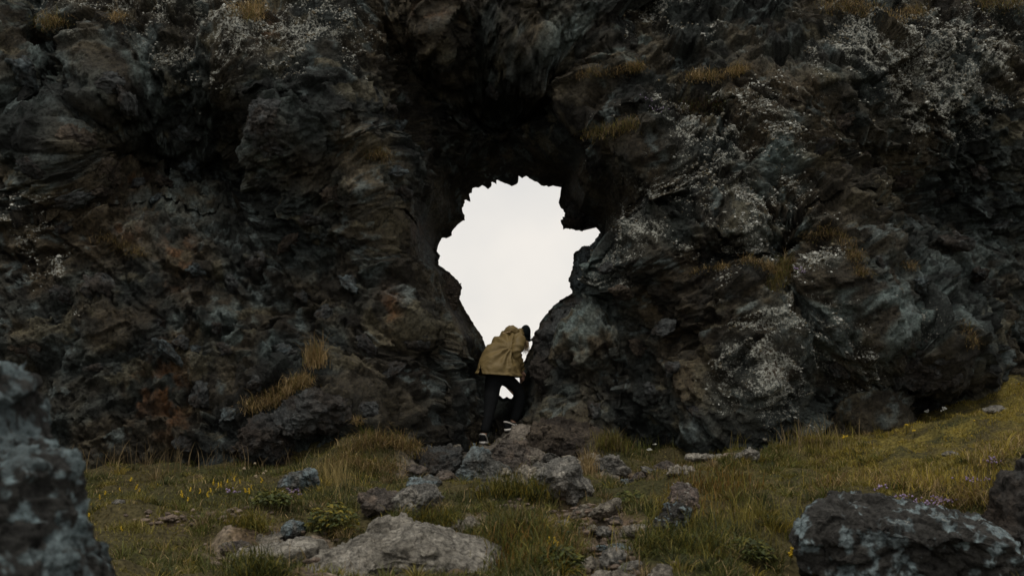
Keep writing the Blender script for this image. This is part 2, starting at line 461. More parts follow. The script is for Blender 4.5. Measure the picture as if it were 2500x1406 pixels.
row(920, (-300, 12.7), (100, 12.7), (300, 12.7), (500, 12.8), (650, 12.7), (800, 12.6), (950, 12.8), (1080, 13.6), (1150, 14.5), (1320, 14.1), (1380, 13.6), (1500, 13.4), (1700, 12.9), (1850, 12.4), (2000, 12.8), (2160, 13.8), (2280, 12.9), (2370, 13.5), (2500, 14.95))
row(880, (1110, 14.1), (1150, 14.5))
row(960, (2080, 13.3), (2180, 13.9), (2260, 13.5))
row(1000, (100, 12.7), (300, 12.6), (600, 12.5), (780, 12.3), (950, 12.6), (1090, 13.6), (1150, 14.4), (1235, 14.5), (1300, 14.3), (1370, 13.7), (1550, 13.3), (1700, 12.9), (1850, 12.7), (2000, 13.1), (2120, 12.9), (2300, 13.8))
row(1055, (1120, 14.1), (1160, 14.35))
row(1080, (-300, 12.6), (200, 12.6), (500, 12.5), (700, 12.3), (850, 12.3), (1000, 12.9), (1200, 14.35), (1350, 13.9), (1550, 13.3), (1750, 13.0), (2000, 12.9), (2150, 13.1))
row(1180, (-300, 12.6), (200, 12.6), (500, 12.5), (700, 12.4), (900, 12.6), (1200, 14.3), (1500, 13.6), (1800, 13.2), (2100, 13.4), (2500, 14.8), (3000, 15))
row(1330, (-900, 12.8), (0, 12.8), (800, 13), (1250, 14.3), (1700, 13.6), (2500, 14.8), (3300, 15))
row(700, (-900, 12.6), (3400, 15))
cp = np.array(cp)
RP = U(rim_px[:, 0], rim_px[:, 1], rim_depth(rim_px[:, 0], rim_px[:, 1]))
ctl = np.concatenate([cp, RP[::2]])
cliff_y = rbf(ctl[:, [0, 2]], ctl[:, 1], 0.18, 2e-2)

def poly_inside(pts, poly):
    x, y = pts[:, 0], pts[:, 1]; ins = np.zeros(len(pts), bool)
    for k in range(len(poly)):
        (x1, y1), (x2, y2) = poly[k - 1], poly[k]
        c = ((y1 > y) != (y2 > y))
        ins ^= c & (x < (x2 - x1) * (y - y1) / (y2 - y1 + 1e-12) + x1)
    return ins

def poly_nearest(pts, poly):
    best = np.full(len(pts), 9e9); bp = np.zeros_like(pts)
    for k in range(len(poly)):
        a, b = poly[k - 1], poly[k]; ab = b - a
        t = np.clip(((pts - a) @ ab) / max(ab @ ab, 1e-12), 0, 1)
        q = a + t[:, None] * ab
        d = np.hypot(*(pts - q).T); m = d < best
        best[m] = d[m]; bp[m] = q[m]
    return best, bp

def blobs(qx, qy, lst):
    w = np.zeros(len(qx), np.float32)
    for (cx, cy, rx, ry, a) in lst:
        w = np.maximum(w, a * np.exp(-(((qx - cx) / rx) ** 2 + ((qy - cy) / ry) ** 2)))
    return w

# ------------------------------------------------------------------ cliff mesh
def spaced(lo, hi, a, b, s, S):
    left = np.arange(lo, a, S); mid = np.arange(a, b, s); right = np.arange(b, hi, S)
    return np.concatenate([left, mid, right])

cx = np.concatenate([spaced(-11, -1.15, -6.7, -1.15, 0.021, 0.12), np.arange(-1.15, 1.35, 0.013), spaced(1.35, 12, 1.35, 7.3, 0.021, 0.12)])
cz = np.concatenate([spaced(-1.2, 4.2, 0.35, 4.2, 0.0185, 0.12), np.arange(4.2, 5.35, 0.013), spaced(5.35, 10.6, 5.35, 7.35, 0.0185, 0.12)])
NX, NZ = len(cx), len(cz)
X, Z = np.meshgrid(cx, cz, indexing='ij')
XZ = np.stack([X.ravel(), Z.ravel()], 1)
poly = RIMW[:, [0, 2]]
bb = (XZ[:, 0] > poly[:, 0].min() - 1) & (XZ[:, 0] < poly[:, 0].max() + 1) & (XZ[:, 1] > poly[:, 1].min() - 1) & (XZ[:, 1] < poly[:, 1].max() + 1)
inside = np.zeros(len(XZ), bool); inside[bb] = poly_inside(XZ[bb], poly)
rimd = np.full(len(XZ), 1.0); near = np.zeros_like(XZ)
rimd[bb], near[bb] = poly_nearest(XZ[bb], poly)
quads = grid_quads(NX, NZ)
keep = ~inside[quads].all(1)
quads = quads[keep]
used = np.zeros(len(XZ), bool); used[quads.ravel()] = True
snap = used & inside
XZ[snap] = near[snap]
yb = cliff_y(XZ)
def blur(A, k):
    for ax in (0, 1):
        c = np.cumsum(np.concatenate([np.repeat(np.take(A, [0], ax), k + 1, ax), A, np.repeat(np.take(A, [-1], ax), k, ax)], ax), ax)
        n_ = A.shape[ax]
        A = (np.take(c, np.arange(2 * k + 1, 2 * k + 1 + n_), ax) - np.take(c, np.arange(n_), ax)) / (2 * k + 1)
    return A
Yg = blur(blur(yb.reshape(NX, NZ), 7), 7)
dYx = np.gradient(Yg, cx, axis=0); dYz = np.gradient(Yg, cz, axis=1)
N0 = np.stack([dYx, -np.ones_like(Yg), dYz], -1).reshape(-1, 3)
N0 /= np.linalg.norm(N0, axis=1, keepdims=True)
V = np.stack([XZ[:, 0], yb, XZ[:, 1]], 1).astype(np.float32)
remap = np.cumsum(used) - 1
V = V[used]; N0 = N0[used].astype(np.float32); quads = remap[quads]; rimd = rimd[used]; snap = snap[used]
if normals(V, quads)[:, 1].mean() > 0:
    quads = quads[:, ::-1]
p = V.copy()
warp = np.stack([fbm(p * 0.9, 101, 3), fbm(p * 0.9, 102, 3), fbm(p * 0.9, 103, 3)], 1) * 0.16
warp2 = np.stack([fbm(p * 4, 104, 3), fbm(p * 4, 105, 3), fbm(p * 4, 106, 3)], 1) * 0.035
pw = p + warp + warp2
# bedding dips down to the right
def bed(q, ang, k):
    c, s = math.cos(ang), math.sin(ang)
    u = q[:, 0] * c + q[:, 2] * s; w = -q[:, 0] * s + q[:, 2] * c
    return np.stack([u, q[:, 1], w * k], 1)
ang = math.radians(-40)
h1, id1, e1 = blocks(bed(pw, ang, 1.6) * 0.9, 21, 0.20, 0.36, 0.26)
h2, id2, e2 = blocks(bed(pw, ang, 1.7) * 2.3 + 3.1, 22, 0.045, 0.17, 0.10)
h3, id3, e3 = blocks(bed(pw, math.radians(15), 1.4) * 5.5, 23, 0.012, 0.092, 0.052)
h4, id4, e4 = blocks(bed(pw, math.radians(-50), 1.6) * 13.0, 24, 0.004, 0.044, 0.024)
vx, vy = PX(V)
h1 = h1 * (1 - 0.85 * blobs(vx, vy, [(1290, 110, 150, 130, 1), (2140, 40, 150, 110, .9), (1905, 520, 90, 130, .9)]))
kk = 1 + 0.8 * blobs(vx, vy, [(1290, 110, 150, 130, 1)])
D = 0.14 * fbm(p * 0.8, 5, 3) + h1 + h2 + h3 + h4 - 0.13
D = D - 0.04 * np.clip(1 - e2 / 0.012, 0, 1) - 0.012 * np.clip(1 - e3 / 0.006, 0, 1)
D = D + 0.03 * ridged(p * 4.3, 61, 4) * sstep(-0.2, 0.4, fbm(p * 1.5, 62, 2)) + 0.010 * fbm(p * 24, 7, 3)
# crumbly moss and lichen crust on the upper faces
qx, qy = PX(V)
crust = np.clip(blobs(qx, qy, [(2280, 170, 330, 190, 1), (2080, 120, 110, 90, 1), (1860, 880, 110, 150, 1), (1750, 430, 280, 260, .9), (1560, 560, 160, 160, .8),
                               (640, 120, 330, 130, 1), (330, 60, 260, 90, .9), (2050, 850, 260, 160, .75), (1650, 60, 240, 100, .8), (1880, 480, 90, 200, .8), (110, 560, 60, 180, .7),
                               (870, 120, 80, 120, .7), (2000, 640, 90, 80, .8), (1800, 700, 120, 110, .6)]), 0, 1)
D = D + crust * (0.045 * ridged(p * 9, 71, 3) + 0.02 * ridged(p * 30, 72, 2))
mask = sstep(0.0, 0.30, rimd)
D = np.where(D > 0, D * sstep(0.06, 0.7, rimd), D * mask) - (1 - mask) * 0.03
D = D + (1 - mask) * np.minimum(0, 0.6 * h3 + h4 - 0.02)
D = np.where(D > 0, D * (1 - 0.9 * blobs(vx, vy, [(1150, 905, 60, 70, 1)])), D)
D[snap] = 0
V = V + N0 * D[:, None].astype(np.float32)
# keep the cliff from bulging into the sky opening
ins2 = np.zeros(len(V), bool)
NRM = normals(V, quads)
CLV, CLN = V, NRM
qx, qy = PX(V)

def mixc(C, col, w):
    return C * (1 - w[:, None]) + np.array(col, np.float32)[None] * w[:, None]

n1 = fbm(p * 1.3, 201, 4); n2 = fbm(p * 3.1, 202, 4); n3 = fbm(p * 8, 203, 3)
C = np.full((len(V), 3), (0.0190, 0.0228, 0.0222), np.float32)
wb = np.clip(sstep(-0.25, 0.15, n1) * 0.75 + blobs(qx, qy, [(1700, 720, 260, 220, .9), (1950, 250, 200, 120, .9), (250, 600, 260, 200, .7), (1250, 70, 200, 80, 1), (1700, 480, 250, 200, .6), (950, 110, 150, 60, .7)]) * sstep(-0.35, 0.2, n2), 0, 1)
C = mixc(C, (0.036, 0.0268, 0.0165), wb)
C *= (0.45 + 1.1 * id2[:, None]) * (0.6 + 0.8 * id3[:, None]) * (0.75 + 0.5 * id4[:, None])
C = mixc(C, (0.100, 0.084, 0.055), sstep(0.12, 0.4, fbm(p * 2.1, 206, 3) + 0.4 * n3) * (id3 > 0.62) * 0.55)
C = mixc(C, (0.125, 0.100, 0.070), np.clip(blobs(qx, qy, [(930, 450, 70, 110, 1), (860, 350, 50, 60, .9), (190, 330, 60, 50, .8), (280, 420, 60, 50, .5), (400, 470, 120, 60, .35), (1080, 690, 40, 30, .8), (1330, 60, 90, 50, .6), (1400, 890, 120, 120, .35), (2100, 330, 150, 80, .4)]) * sstep(-0.3, 0.2, n2) * (0.4 + id3), 0, 1))
C = mixc(C, (0.115, 0.146, 0.148), np.clip((blobs(qx, qy, [(1900, 430, 60, 170, 1), (1930, 560, 50, 70, 1), (1440, 90, 120, 60, 1), (1560, 80, 60, 50, .8), (50, 110, 90, 110, 1), (1390, 790, 100, 100, .9), (2150, 760, 220, 110, .8), (1440, 600, 50, 80, 1),
          (850, 700, 70, 60, .8), (600, 800, 120, 80, .7), (420, 500, 100, 80, .6), (650, 350, 40, 60, .9), (300, 170, 90, 70, .8), (1150, 70, 60, 90, .6), (2380, 640, 120, 100, .5), (430, 780, 40, 40, .9), (240, 690, 60, 40, .8)])) * sstep(-0.15, 0.25, n3 * 0.6 + n2) * (0.35 + 0.9 * id3), 0, 1))
blue_any = sstep(0.12, 0.36, n3 * 0.5 + n2 * 0.8) * (id4 > 0.5) * 0.6
C = mixc(C, (0.10, 0.12, 0.125), blue_any)
C = mixc(C, (0.105, 0.045, 0.016), 0.85 * np.clip(blobs(qx, qy, [(415, 960, 45, 110, 1), (340, 960, 30, 60, .7), (430, 630, 40, 70, .8), (955, 760, 26, 50, .9), (300, 560, 60, 50, .5), (320, 430, 40, 40, .6), (1020, 560, 20, 40, .4), (1880, 880, 60, 60, .4), (660, 70, 40, 30, .6), (1060, 25, 50, 20, .6)]) * sstep(-0.1, 0.25, n3 + 0.3 * n2), 0, 1))
up = np.clip(NRM[:, 2] * 0.6 + 0.55, 0, 1)
nl = fbm(p * 5, 205, 4)
lich = (crust * (0.50 + 0.32 * nl) * (0.6 + 0.55 * up) + 0.19 * (0.5 + nl)).astype(np.float32)
patch = blobs(qx, qy, [(1840, 900, 50, 75, .42), (1890, 775, 45, 40, .38), (2080, 90, 50, 50, .4), (2060, 130, 30, 50, .4), (800, 75, 35, 25, .5), (140, 650, 20, 60, .35), (300, 560, 20, 15, .4), (2250, 200, 200, 130, .14), (170, 60, 30, 40, .35), (185, 770, 14, 16, .4), (1500, 480, 60, 60, .1)])
lich = np.clip(lich + patch * (0.6 + 0.9 * nl), 0, 0.62)
C = np.clip(C * np.array([0.98, 1.02, 0.97]), 0.003, 0.5)
# skirt: the tunnel opens outwards behind the narrowest ring
ring = RIMW.copy(); cen = ring.mean(0)
rings = [ring]
for k in range(1, 7):
    r = ring.copy(); dy = 0.16 * k + 0.05 * k * k
    grow = 1 + 0.05 * k + 0.028 * k * k
    r[:, 0] = cen[0] + (r[:, 0] - cen[0]) * grow; r[:, 2] = cen[2] + (r[:, 2] - cen[2]) * grow
    r[:, 1] += dy
    nn = np.stack([fbm(r * 3, 300 + k, 3), 0.3 * fbm(r * 3, 310 + k, 3), fbm(r * 3, 320 + k, 3)], 1) * 0.05 * k
    rings.append(r + np.where(k > 1, nn, 0))
nr = len(ring); base = len(V)
SV = np.concatenate(rings)
sq = []
for k in range(6):
    a = np.arange(nr); b = (a + 1) % nr
    sq.append(np.stack([base + k * nr + a, base + k * nr + b, base + (k + 1) * nr + b, base + (k + 1) * nr + a], 1))
sq = np.concatenate(sq)
# back sheet with an opening wider than the skirt
bx = np.linspace(-11, 12, 110); bz = np.linspace(-1.2, 10.6, 70)
BX, BZ = np.meshgrid(bx, bz, indexing='ij')
last = rings[-1]
bpoly = last[:, [0, 2]]
bxz = np.stack([BX.ravel(), BZ.ravel()], 1)
binside = poly_inside(bxz, cen[[0, 2]] + (bpoly - cen[[0, 2]]) * 0.93)
bq = grid_quads(110, 70); bq = bq[~binside[bq].any(1)]
by = np.maximum(cliff_y(bxz) + 1.4, 16.9) + 0.35 * sstep(3, 9, bxz[:, 1]) * bxz[:, 1] * 0.3
BV = np.stack([bxz[:, 0], by + 0.3 * fbm(np.stack([bxz[:, 0], by, bxz[:, 1]], 1), 44, 3), bxz[:, 1]], 1)
# top cap joins front and back
tx = np.linspace(-11, 12, 110)
ft = np.stack([tx, cliff_y(np.stack([tx, np.full(110, 10.58)], 1)) - 0.1, np.full(110, 10.5)], 1)
bt = BV.reshape(110, 70, 3)[:, -1]
TV = np.stack([ft, (ft + bt) / 2 + np.array([0, 0, 0.25]), bt], 1).reshape(-1, 3)
tq = grid_quads(110, 3)
allV = np.concatenate([V, SV, BV, TV])
bo = base + len(SV); to = bo + len(BV)
allQ = np.concatenate([quads, sq, bq[:, ::-1] + bo, tq + to])
me = new_mesh('cliff', allV, allQ)
tint = np.concatenate([np.concatenate([C, lich[:, None]], 1),
                       np.tile(np.array([[0.022, 0.023, 0.023, 0.0]], np.float32), (len(allV) - len(V), 1))])
set_col(me, 'tint', tint)
cliff = link('cliff', me, M_ROCK)
tag(cliff, 'dark weathered rock cliff pierced by a jagged hole showing the pale sky', kind='structure')

_order = None
def surf(px, py, rad=14):
    """front-most cliff vertex seen at a photo pixel"""
    d = (qx - px) ** 2 + (qy - py) ** 2
    idx = np.where(d < rad * rad)[0]
    if len(idx) == 0: idx = np.array([d.argmin()])
    k = idx[np.argmin(CLV[idx, 1] + 0.02 * np.sqrt(d[idx]))]
    return CLV[k].astype(float), CLN[k].astype(float)

# ------------------------------------------------------------------ ground mesh
DIRT = [(1440, 1255, 120, 42, 1.1), (1490, 1335, 75, 55, 1.1), (1500, 1395, 140, 35, 1.1), (930, 1375, 330, 45, .85), (650, 1335, 170, 60, 1.05), (570, 1258, 110, 16, .9), (420, 1270, 90, 14, .75), (1000, 1240, 90, 25, .7), (1620, 1330, 40, 20, .6), (1270, 1250, 60, 25, .7), (1540, 1160, 90, 14, .8), (1330, 1230, 60, 20, .6),
        (1870, 1176, 150, 8, .8), (1740, 1112, 80, 9, .7), (1150, 1265, 60, 30, .7), (460, 1290, 60, 25, .5), (1180, 1120, 130, 50, 1), (980, 1150, 80, 30, .6), (1360, 1170, 60, 20, .6)]
gx = spaced(-300, 300, -8, 9, 0.040, 8.0)
gy = spaced(-300, 400, 4.5, 16.2, 0.040, 8.0)
GX, GY = np.meshgrid(gx, gy, indexing='ij')
gxy = np.stack([GX.ravel(), GY.ravel()], 1)
gz = groundz(gxy)
GV = np.stack([gxy[:, 0], gxy[:, 1], gz], 1)
gqx, gqy = PX(GV)
infr = GV[:, 1] > 3
dirt = np.where(infr, blobs(gqx, gqy, DIRT), 0)
gn = fbm(GV * 6, 400, 4); gn2 = fbm(GV * 1.2, 401, 3)
dirt = np.clip(sstep(0.35, 0.75, dirt + 0.45 * gn), 0, 1)
rstep = np.where(infr & (GV[:, 1] > 10.8) & (GV[:, 1] < 16), blobs(gqx, gqy, [(1230, 1110, 250, 80, 1.3)]), 0)
rocky = np.clip(np.maximum(dirt * .7, sstep(.3, .7, rstep)), 0, 1)
gb1, gid1, ge1 = blocks(np.concatenate([GV[:, :2] * np.array([2.6, 3.4]), GV[:, 2:] * 2], 1), 411, .04, .16, .10)
gb2, gid2, ge2 = blocks(np.concatenate([GV[:, :2] * np.array([7, 9]), GV[:, 2:] * 5], 1), 412, .01, .06, .035)
GV[:, 2] += -0.03 * dirt + 0.012 * fbm(GV * 20, 405, 2) * (0.5 + dirt) + rocky * ((gb1 - np.percentile(gb1, 78)) * .75 + (gb2 - np.percentile(gb2, 60)) * 1.1)
gb1 = gb1 - np.percentile(gb1, 78)
GC = np.full((len(GV), 3), (0.046, 0.039, 0.018), np.float32)
GC = mixc(GC, (0.030, 0.030, 0.012), sstep(-0.1, 0.3, gn2))
GC = mixc(GC, (0.105, 0.085, 0.022), sstep(1700, 2200, gqx) * (GV[:, 1] > 9.5) * np.clip(.4 + 1.6 * gn, 0, 1))
GC = mixc(GC, (0.150, 0.105, 0.074), dirt * (0.7 + 0.3 * gn))
GC = mixc(GC, (0.060, 0.054, 0.046), sstep(0.3, 0.7, rstep + 0.3 * gn))
hi = sstep(-.09, -.01, gb1) * rocky * (gid1 > .3)
GC = mixc(GC, (0.135, 0.118, 0.098), hi * .85 * (1 - .55 * sstep(.3, .7, rstep)))
GC = GC * (1 + rocky * (gid1 - .5) * .7)[:, None] * (1 + rocky * (gid2 - .5) * .8)[:, None]
ground = link('ground', new_mesh('ground', GV, grid_quads(len(gx), len(gy))), M_SOIL)
set_col(ground.data, 'tint', GC)
tag(ground, kind='structure')
#PART2
# ------------------------------------------------------------------ boulders
import bmesh
_ico = {}
def ico(sub):
    if sub not in _ico:
        bm = bmesh.new(); bmesh.ops.create_icosphere(bm, subdivisions=sub, radius=1)
        v = np.array([x.co[:] for x in bm.verts]); bm.verts.ensure_lookup_table()
        f = np.array([[x.index for x in q.verts] for q in bm.faces]); bm.free()
        _ico[sub] = (v, f)
    return _ico[sub]

STYLE = {  # base, second colour, lichen level
    'grey': ((0.173, 0.162, 0.140), (0.099, 0.096, 0.086), 0.30),
    'pale': ((0.217, 0.203, 0.173), (0.123, 0.113, 0.093), 0.22),
    'tan': ((0.181, 0.164, 0.133), (0.109, 0.097, 0.077), 0.22),
    'blue': ((0.124, 0.158, 0.168), (0.076, 0.076, 0.069), 0.30),
    'brown': ((0.109, 0.086, 0.067), (0.065, 0.056, 0.048), 0.20),
    'crusty': ((0.140, 0.109, 0.092), (0.066, 0.056, 0.049), 0.44),
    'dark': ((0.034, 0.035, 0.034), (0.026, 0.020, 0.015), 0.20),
    'lichen': ((0.165, 0.212, 0.225), (0.030, 0.029, 0.026), 0.30),
    'near': ((0.120, 0.160, 0.170), (0.022, 0.022, 0.020), 0.24),
    'cliffgrey': ((0.046, 0.050, 0.050), (0.026, 0.022, 0.018), 0.25),
    'cliffblue': ((0.060, 0.076, 0.081), (0.030, 0.031, 0.029), 0.25),
    'cliffbrown': ((0.058, 0.046, 0.034), (0.028, 0.022, 0.017), 0.22),
    'cliffdark': ((0.026, 0.028, 0.028), (0.022, 0.017, 0.013), 0.10),
}
def rock_shape(d, size, seed, amp, nplanes=14, silhouette=True):
    """unit directions -> angular lump, flats cut by random planes"""
    r = np.random.default_rng(seed)
    q = d.copy()
    for k in range(nplanes):
        n = r.normal(size=3)
        if silhouette: n[1] = np.sign(n[1]) * (abs(n[1]) + 0.5)
        n /= np.linalg.norm(n)
        h = r.uniform(0.55, 0.86)
        e = np.maximum(0, q @ n - h)
        q = q - e[:, None] * n * 0.93
    return q

def rock_finish(V, F, size, seed, amp, style):
    N = normals_t(V, F)
    sc = 1.0 / size; off = seed * 3.7
    p = V + off
    w = np.stack([fbm(p * sc * 2, seed, 2), fbm(p * sc * 2, seed + 1, 2), fbm(p * sc * 2, seed + 2, 2)], 1) * size * 0.18
    h1, i1, e1 = blocks((p + w) * sc * 2.2 * np.array([1, 1, 1.5]), seed, 0.05, 0.15, 0.085)
    h2, i2, e2 = blocks((p + w * .5) * sc * 6.0 * np.array([1, 1, 1.7]), seed + 5, 0.010, 0.075, 0.045)
    h3_, i3, e3_ = blocks((p + w * .5) * sc * 16 * np.array([1, 1, 1.4]), seed + 6, 0.003, 0.036, 0.02)
    Dd = size * amp * (h1 + h2 + h3_ - 0.05 * np.clip(1 - e1 / 0.014, 0, 1) - 0.02 * np.clip(1 - e2 / 0.008, 0, 1)) + size * amp * 0.06 * fbm(p * sc * 9, seed + 9, 4) + 0.006 * ridged(p * 22, seed + 3, 3)
    Dd = Dd - np.percentile(Dd, 60)
    V = V + N * Dd[:, None]
    N = normals_t(V, F)
    a, b, L = STYLE[style]
    n1 = fbm(p * max(2.2, sc * 1.8), seed + 20, 4); n2 = fbm(p * max(13, sc * 5), seed + 21, 4)
    if style in ('lichen', 'near'):
        m = sstep(0.12, 0.28, n1 * 0.5 + n2 + 0.5 * fbm(p * 34, seed + 30, 3)) * (0.55 + 0.45 * i2)
    else:
        m = np.clip(sstep(-0.3, 0.3, n1 + 0.4 * n2) * (0.6 + 0.8 * i1), 0, 1)
    C = np.array(b)[None] * (1 - m[:, None]) + np.array(a)[None] * m[:, None]
    C = C * (0.75 + 0.5 * i2[:, None])
    li = np.clip(L * (0.9 + 0.9 * n2) * (0.55 + 0.6 * np.clip(N[:, 2], 0, 1)), 0, 0.6)
    return V, np.concatenate([C, li[:, None]], 1)

def ground_at(px, py):
    """where the ray of a pixel meets the ground"""
    ds = np.linspace(4.5, 16, 400)
    P = U(np.full(400, px), np.full(400, py), ds)
    g = groundz(P[:, :2])
    k = np.argmax(P[:, 2] < g) if (P[:, 2] < g).any() else 399
    P[k, 2] = g[k]
    return P[k]

FOOT = []   # (cx, cy, rx, ry) footprints without grass
def rock(name, label, cat, pts, depth, thick, style, seed, sub=5, amp=1.0, parent=None, group=None, foot=True):
    if depth is None:      # rests where its lowest visible edge meets the ground
        depth = ground_at(np.mean([q[0] for q in pts]), max(q[1] for q in pts) - 6)[1] + thick * 0.55
    W = U([q[0] for q in pts], [q[1] for q in pts], depth)
    xz = W[:, [0, 2]]
    c = (xz.min(0) + xz.max(0)) / 2
    rel = xz - c
    th = np.linspace(-math.pi, math.pi, 181); R = np.zeros(181)
    for k in range(len(rel)):
        a, b = rel[k - 1], rel[k]
        dx, dz = np.cos(th), np.sin(th)
        den = dx * (b[1] - a[1]) - dz * (b[0] - a[0])
        den = np.where(abs(den) < 1e-9, 1e-9, den)
        t = (a[0] * (b[1] - a[1]) - a[1] * (b[0] - a[0])) / den
        u = (a[0] * dz - a[1] * dx) / den
        ok = (t > 0) & (u >= 0) & (u <= 1)
        R = np.where(ok, np.maximum(R, t), R)
    d, F = ico(sub + 1)
    q = rock_shape(d, 1, seed, amp)
    ang = np.arctan2(q[:, 2], q[:, 0]); s = np.hypot(q[:, 0], q[:, 2])
    rr = np.interp(ang, th, R) * s ** 0.85
    V = np.stack([rr * np.cos(ang), q[:, 1] * thick, rr * np.sin(ang)], 1)
    size = float(np.hypot(*(rel.max(0) - rel.min(0)))) * 0.5
    V, C = rock_finish(V, F, size, seed, 0.75 * amp, style)
    me = new_mesh(name, V, None, F)
    set_col(me, 'tint', C)
    o = link(name, me, M_ROCK, parent)
    o.location = (c[0], depth, c[1])
    if label: tag(o, label, cat, group)
    if foot: FOOT.append((c[0], depth, abs(rel[:, 0]).max() * 0.9, thick * 0.85))
    return o

rock('boulder', 'large blurred lichen-mottled boulder filling the lower left foreground corner', 'boulder',
     [(-420, 1600), (-430, 1100), (-330, 900), (-120, 845), (20, 850), (66, 895), (78, 935), (70, 1000), (120, 1060), (182, 1115), (192, 1190), (225, 1300), (255, 1420), (280, 1600)], 3.7, 0.55, 'near', 3, 6, 0.55)
rock('boulder', 'big rounded boulder patched with blue-grey lichen at the bottom right', 'boulder',
     [(1885, 1330), (1905, 1262), (1960, 1225), (2040, 1203), (2140, 1200), (2260, 1225), (2370, 1262), (2440, 1300), (2480, 1420), (2440, 1560), (2150, 1600), (1950, 1560), (1890, 1440)], 7.6, 0.75, 'lichen', 5, 6, 0.5)
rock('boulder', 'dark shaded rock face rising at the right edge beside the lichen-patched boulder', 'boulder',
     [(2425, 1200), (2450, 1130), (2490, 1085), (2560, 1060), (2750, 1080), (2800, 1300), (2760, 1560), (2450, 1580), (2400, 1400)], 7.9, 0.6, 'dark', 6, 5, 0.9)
rock('rock_slab', 'broad flat brown-grey rock slab at the bottom centre of the ground', 'rock',
     [(600, 1470), (690, 1385), (760, 1345), (850, 1310), (960, 1293), (1050, 1303), (1120, 1335), (1180, 1350), (1215, 1375), (1230, 1450), (1150, 1530), (800, 1540)], 7.45, 0.8, 'pale', 7, 6, 0.5).location.z += 0.05
rock('rock_slab', 'low cracked pale slab left of the broad flat slab', 'rock',
     [(505, 1405), (560, 1365), (640, 1340), (720, 1328), (790, 1330), (800, 1380), (720, 1440), (560, 1440)], 7.7, 0.5, 'pale', 8, 5, 0.6).location.z += 0.03
rock('boulder', 'angular pale grey boulder with a bright ridge right of the path', 'boulder',
     [(1290, 1215), (1302, 1165), (1330, 1135), (1368, 1112), (1398, 1116), (1425, 1150), (1466, 1186), (1475, 1210), (1450, 1228), (1400, 1240), (1320, 1240)], None, 0.42, 'grey', 41, 5, 0.8)
rock('boulder', 'small blue-topped grey boulder in the grass left of the dry tufts', 'boulder',
     [(668, 1190), (690, 1165), (725, 1148), (755, 1138), (775, 1148), (782, 1178), (770, 1206), (700, 1216)], None, 0.28, 'blue', 10, 5, 0.9)
rock('boulder', 'brown crusty lump of rock above the leafy plant at centre left', 'boulder',
     [(862, 1205), (885, 1188), (915, 1183), (950, 1198), (985, 1215), (1000, 1250), (960, 1280), (890, 1270)], None, 0.3, 'brown', 11, 5, 1.0)
rock('boulder', 'grey boulder joined to the brown crusty lump at centre left', 'boulder',
     [(958, 1215), (990, 1190), (1030, 1180), (1065, 1185), (1082, 1210), (1075, 1245), (1020, 1270), (965, 1262)], None, 0.32, 'grey', 12, 5, 0.9)
rock('boulder', 'blue-grey wedge of rock directly below the left shoe of the person', 'boulder',
     [(1100, 1195), (1112, 1150), (1140, 1105), (1160, 1083), (1200, 1082), (1218, 1110), (1238, 1150), (1240, 1190), (1180, 1215)], 12.0, 0.5, 'blue', 13, 5, 0.8)
rock('boulder', 'grey-brown rock to the left of the blue wedge under the person', 'boulder',
     [(990, 1165), (1010, 1110), (1050, 1085), (1100, 1078), (1135, 1090), (1130, 1150), (1090, 1185), (1020, 1190)], 12.2, 0.5, 'cliffgrey', 14, 5, 0.9)
rock('boulder', 'brown blocky rock between the two shoes of the person, below them', 'boulder',
     [(1195, 1160), (1198, 1100), (1215, 1078), (1250, 1074), (1290, 1088), (1312, 1115), (1318, 1165), (1260, 1190)], 12.5, 0.5, 'brown', 15, 5, 0.9)
rock('boulder', 'wide dark rounded rock right of the right shoe at the cliff foot', 'boulder',
     [(1258, 1100), (1268, 1055), (1300, 1028), (1370, 1018), (1440, 1025), (1490, 1050), (1515, 1095), (1500, 1150), (1400, 1170), (1290, 1150)], 13.1, 0.55, 'cliffbrown', 16, 5, 0.8)
rock('boulder', 'dark ledge of rock that carries the right shoe of the person', 'boulder',
     [(1205, 1110), (1215, 1065), (1235, 1052), (1275, 1050), (1300, 1058), (1312, 1090), (1300, 1125), (1240, 1130)], 13.75, 0.45, 'cliffbrown', 35, 5, 0.5)
rock('boulder', 'brown rock with dry grass left of the left shoe', 'boulder',
     [(1030, 1110), (1045, 1065), (1085, 1050), (1130, 1058), (1150, 1085), (1145, 1125), (1080, 1140)], 13.4, 0.4, 'cliffbrown', 36, 5, 0.8)
rock('boulder', 'low flat stone behind the angular pale boulder', 'rock',
     [(1440, 1150), (1455, 1118), (1490, 1110), (1530, 1128), (1552, 1150), (1530, 1172), (1470, 1172)], None, 0.3, 'grey', 17, 5, 0.9)
rock('boulder', 'upper dark brown crusted stone leaning in the reddish grass right of centre', 'boulder',
     [(1632, 1225), (1640, 1190), (1660, 1176), (1690, 1180), (1708, 1198), (1706, 1235), (1680, 1260), (1645, 1255)], None, 0.22, 'crusty', 18, 5, 1.0)
rock('boulder', 'lower pale-crusted stone leaning below the dark crusted stone', 'boulder',
     [(1585, 1290), (1600, 1260), (1630, 1235), (1665, 1228), (1690, 1245), (1680, 1280), (1640, 1305), (1600, 1310)], None, 0.22, 'lichen', 19, 5, 1.0)
rock('stone', 'flat tan stone lying beside the path', 'stone', [(1508, 1310), (1518, 1285), (1545, 1280), (1578, 1284), (1575, 1308), (1545, 1322)], None, 0.16, 'tan', 20, 4)
rock('stone', 'tan path stone at the bottom edge right of the path', 'stone', [(1575, 1412), (1590, 1388), (1620, 1376), (1642, 1384), (1640, 1415), (1600, 1440)], None, 0.15, 'tan', 21, 4)
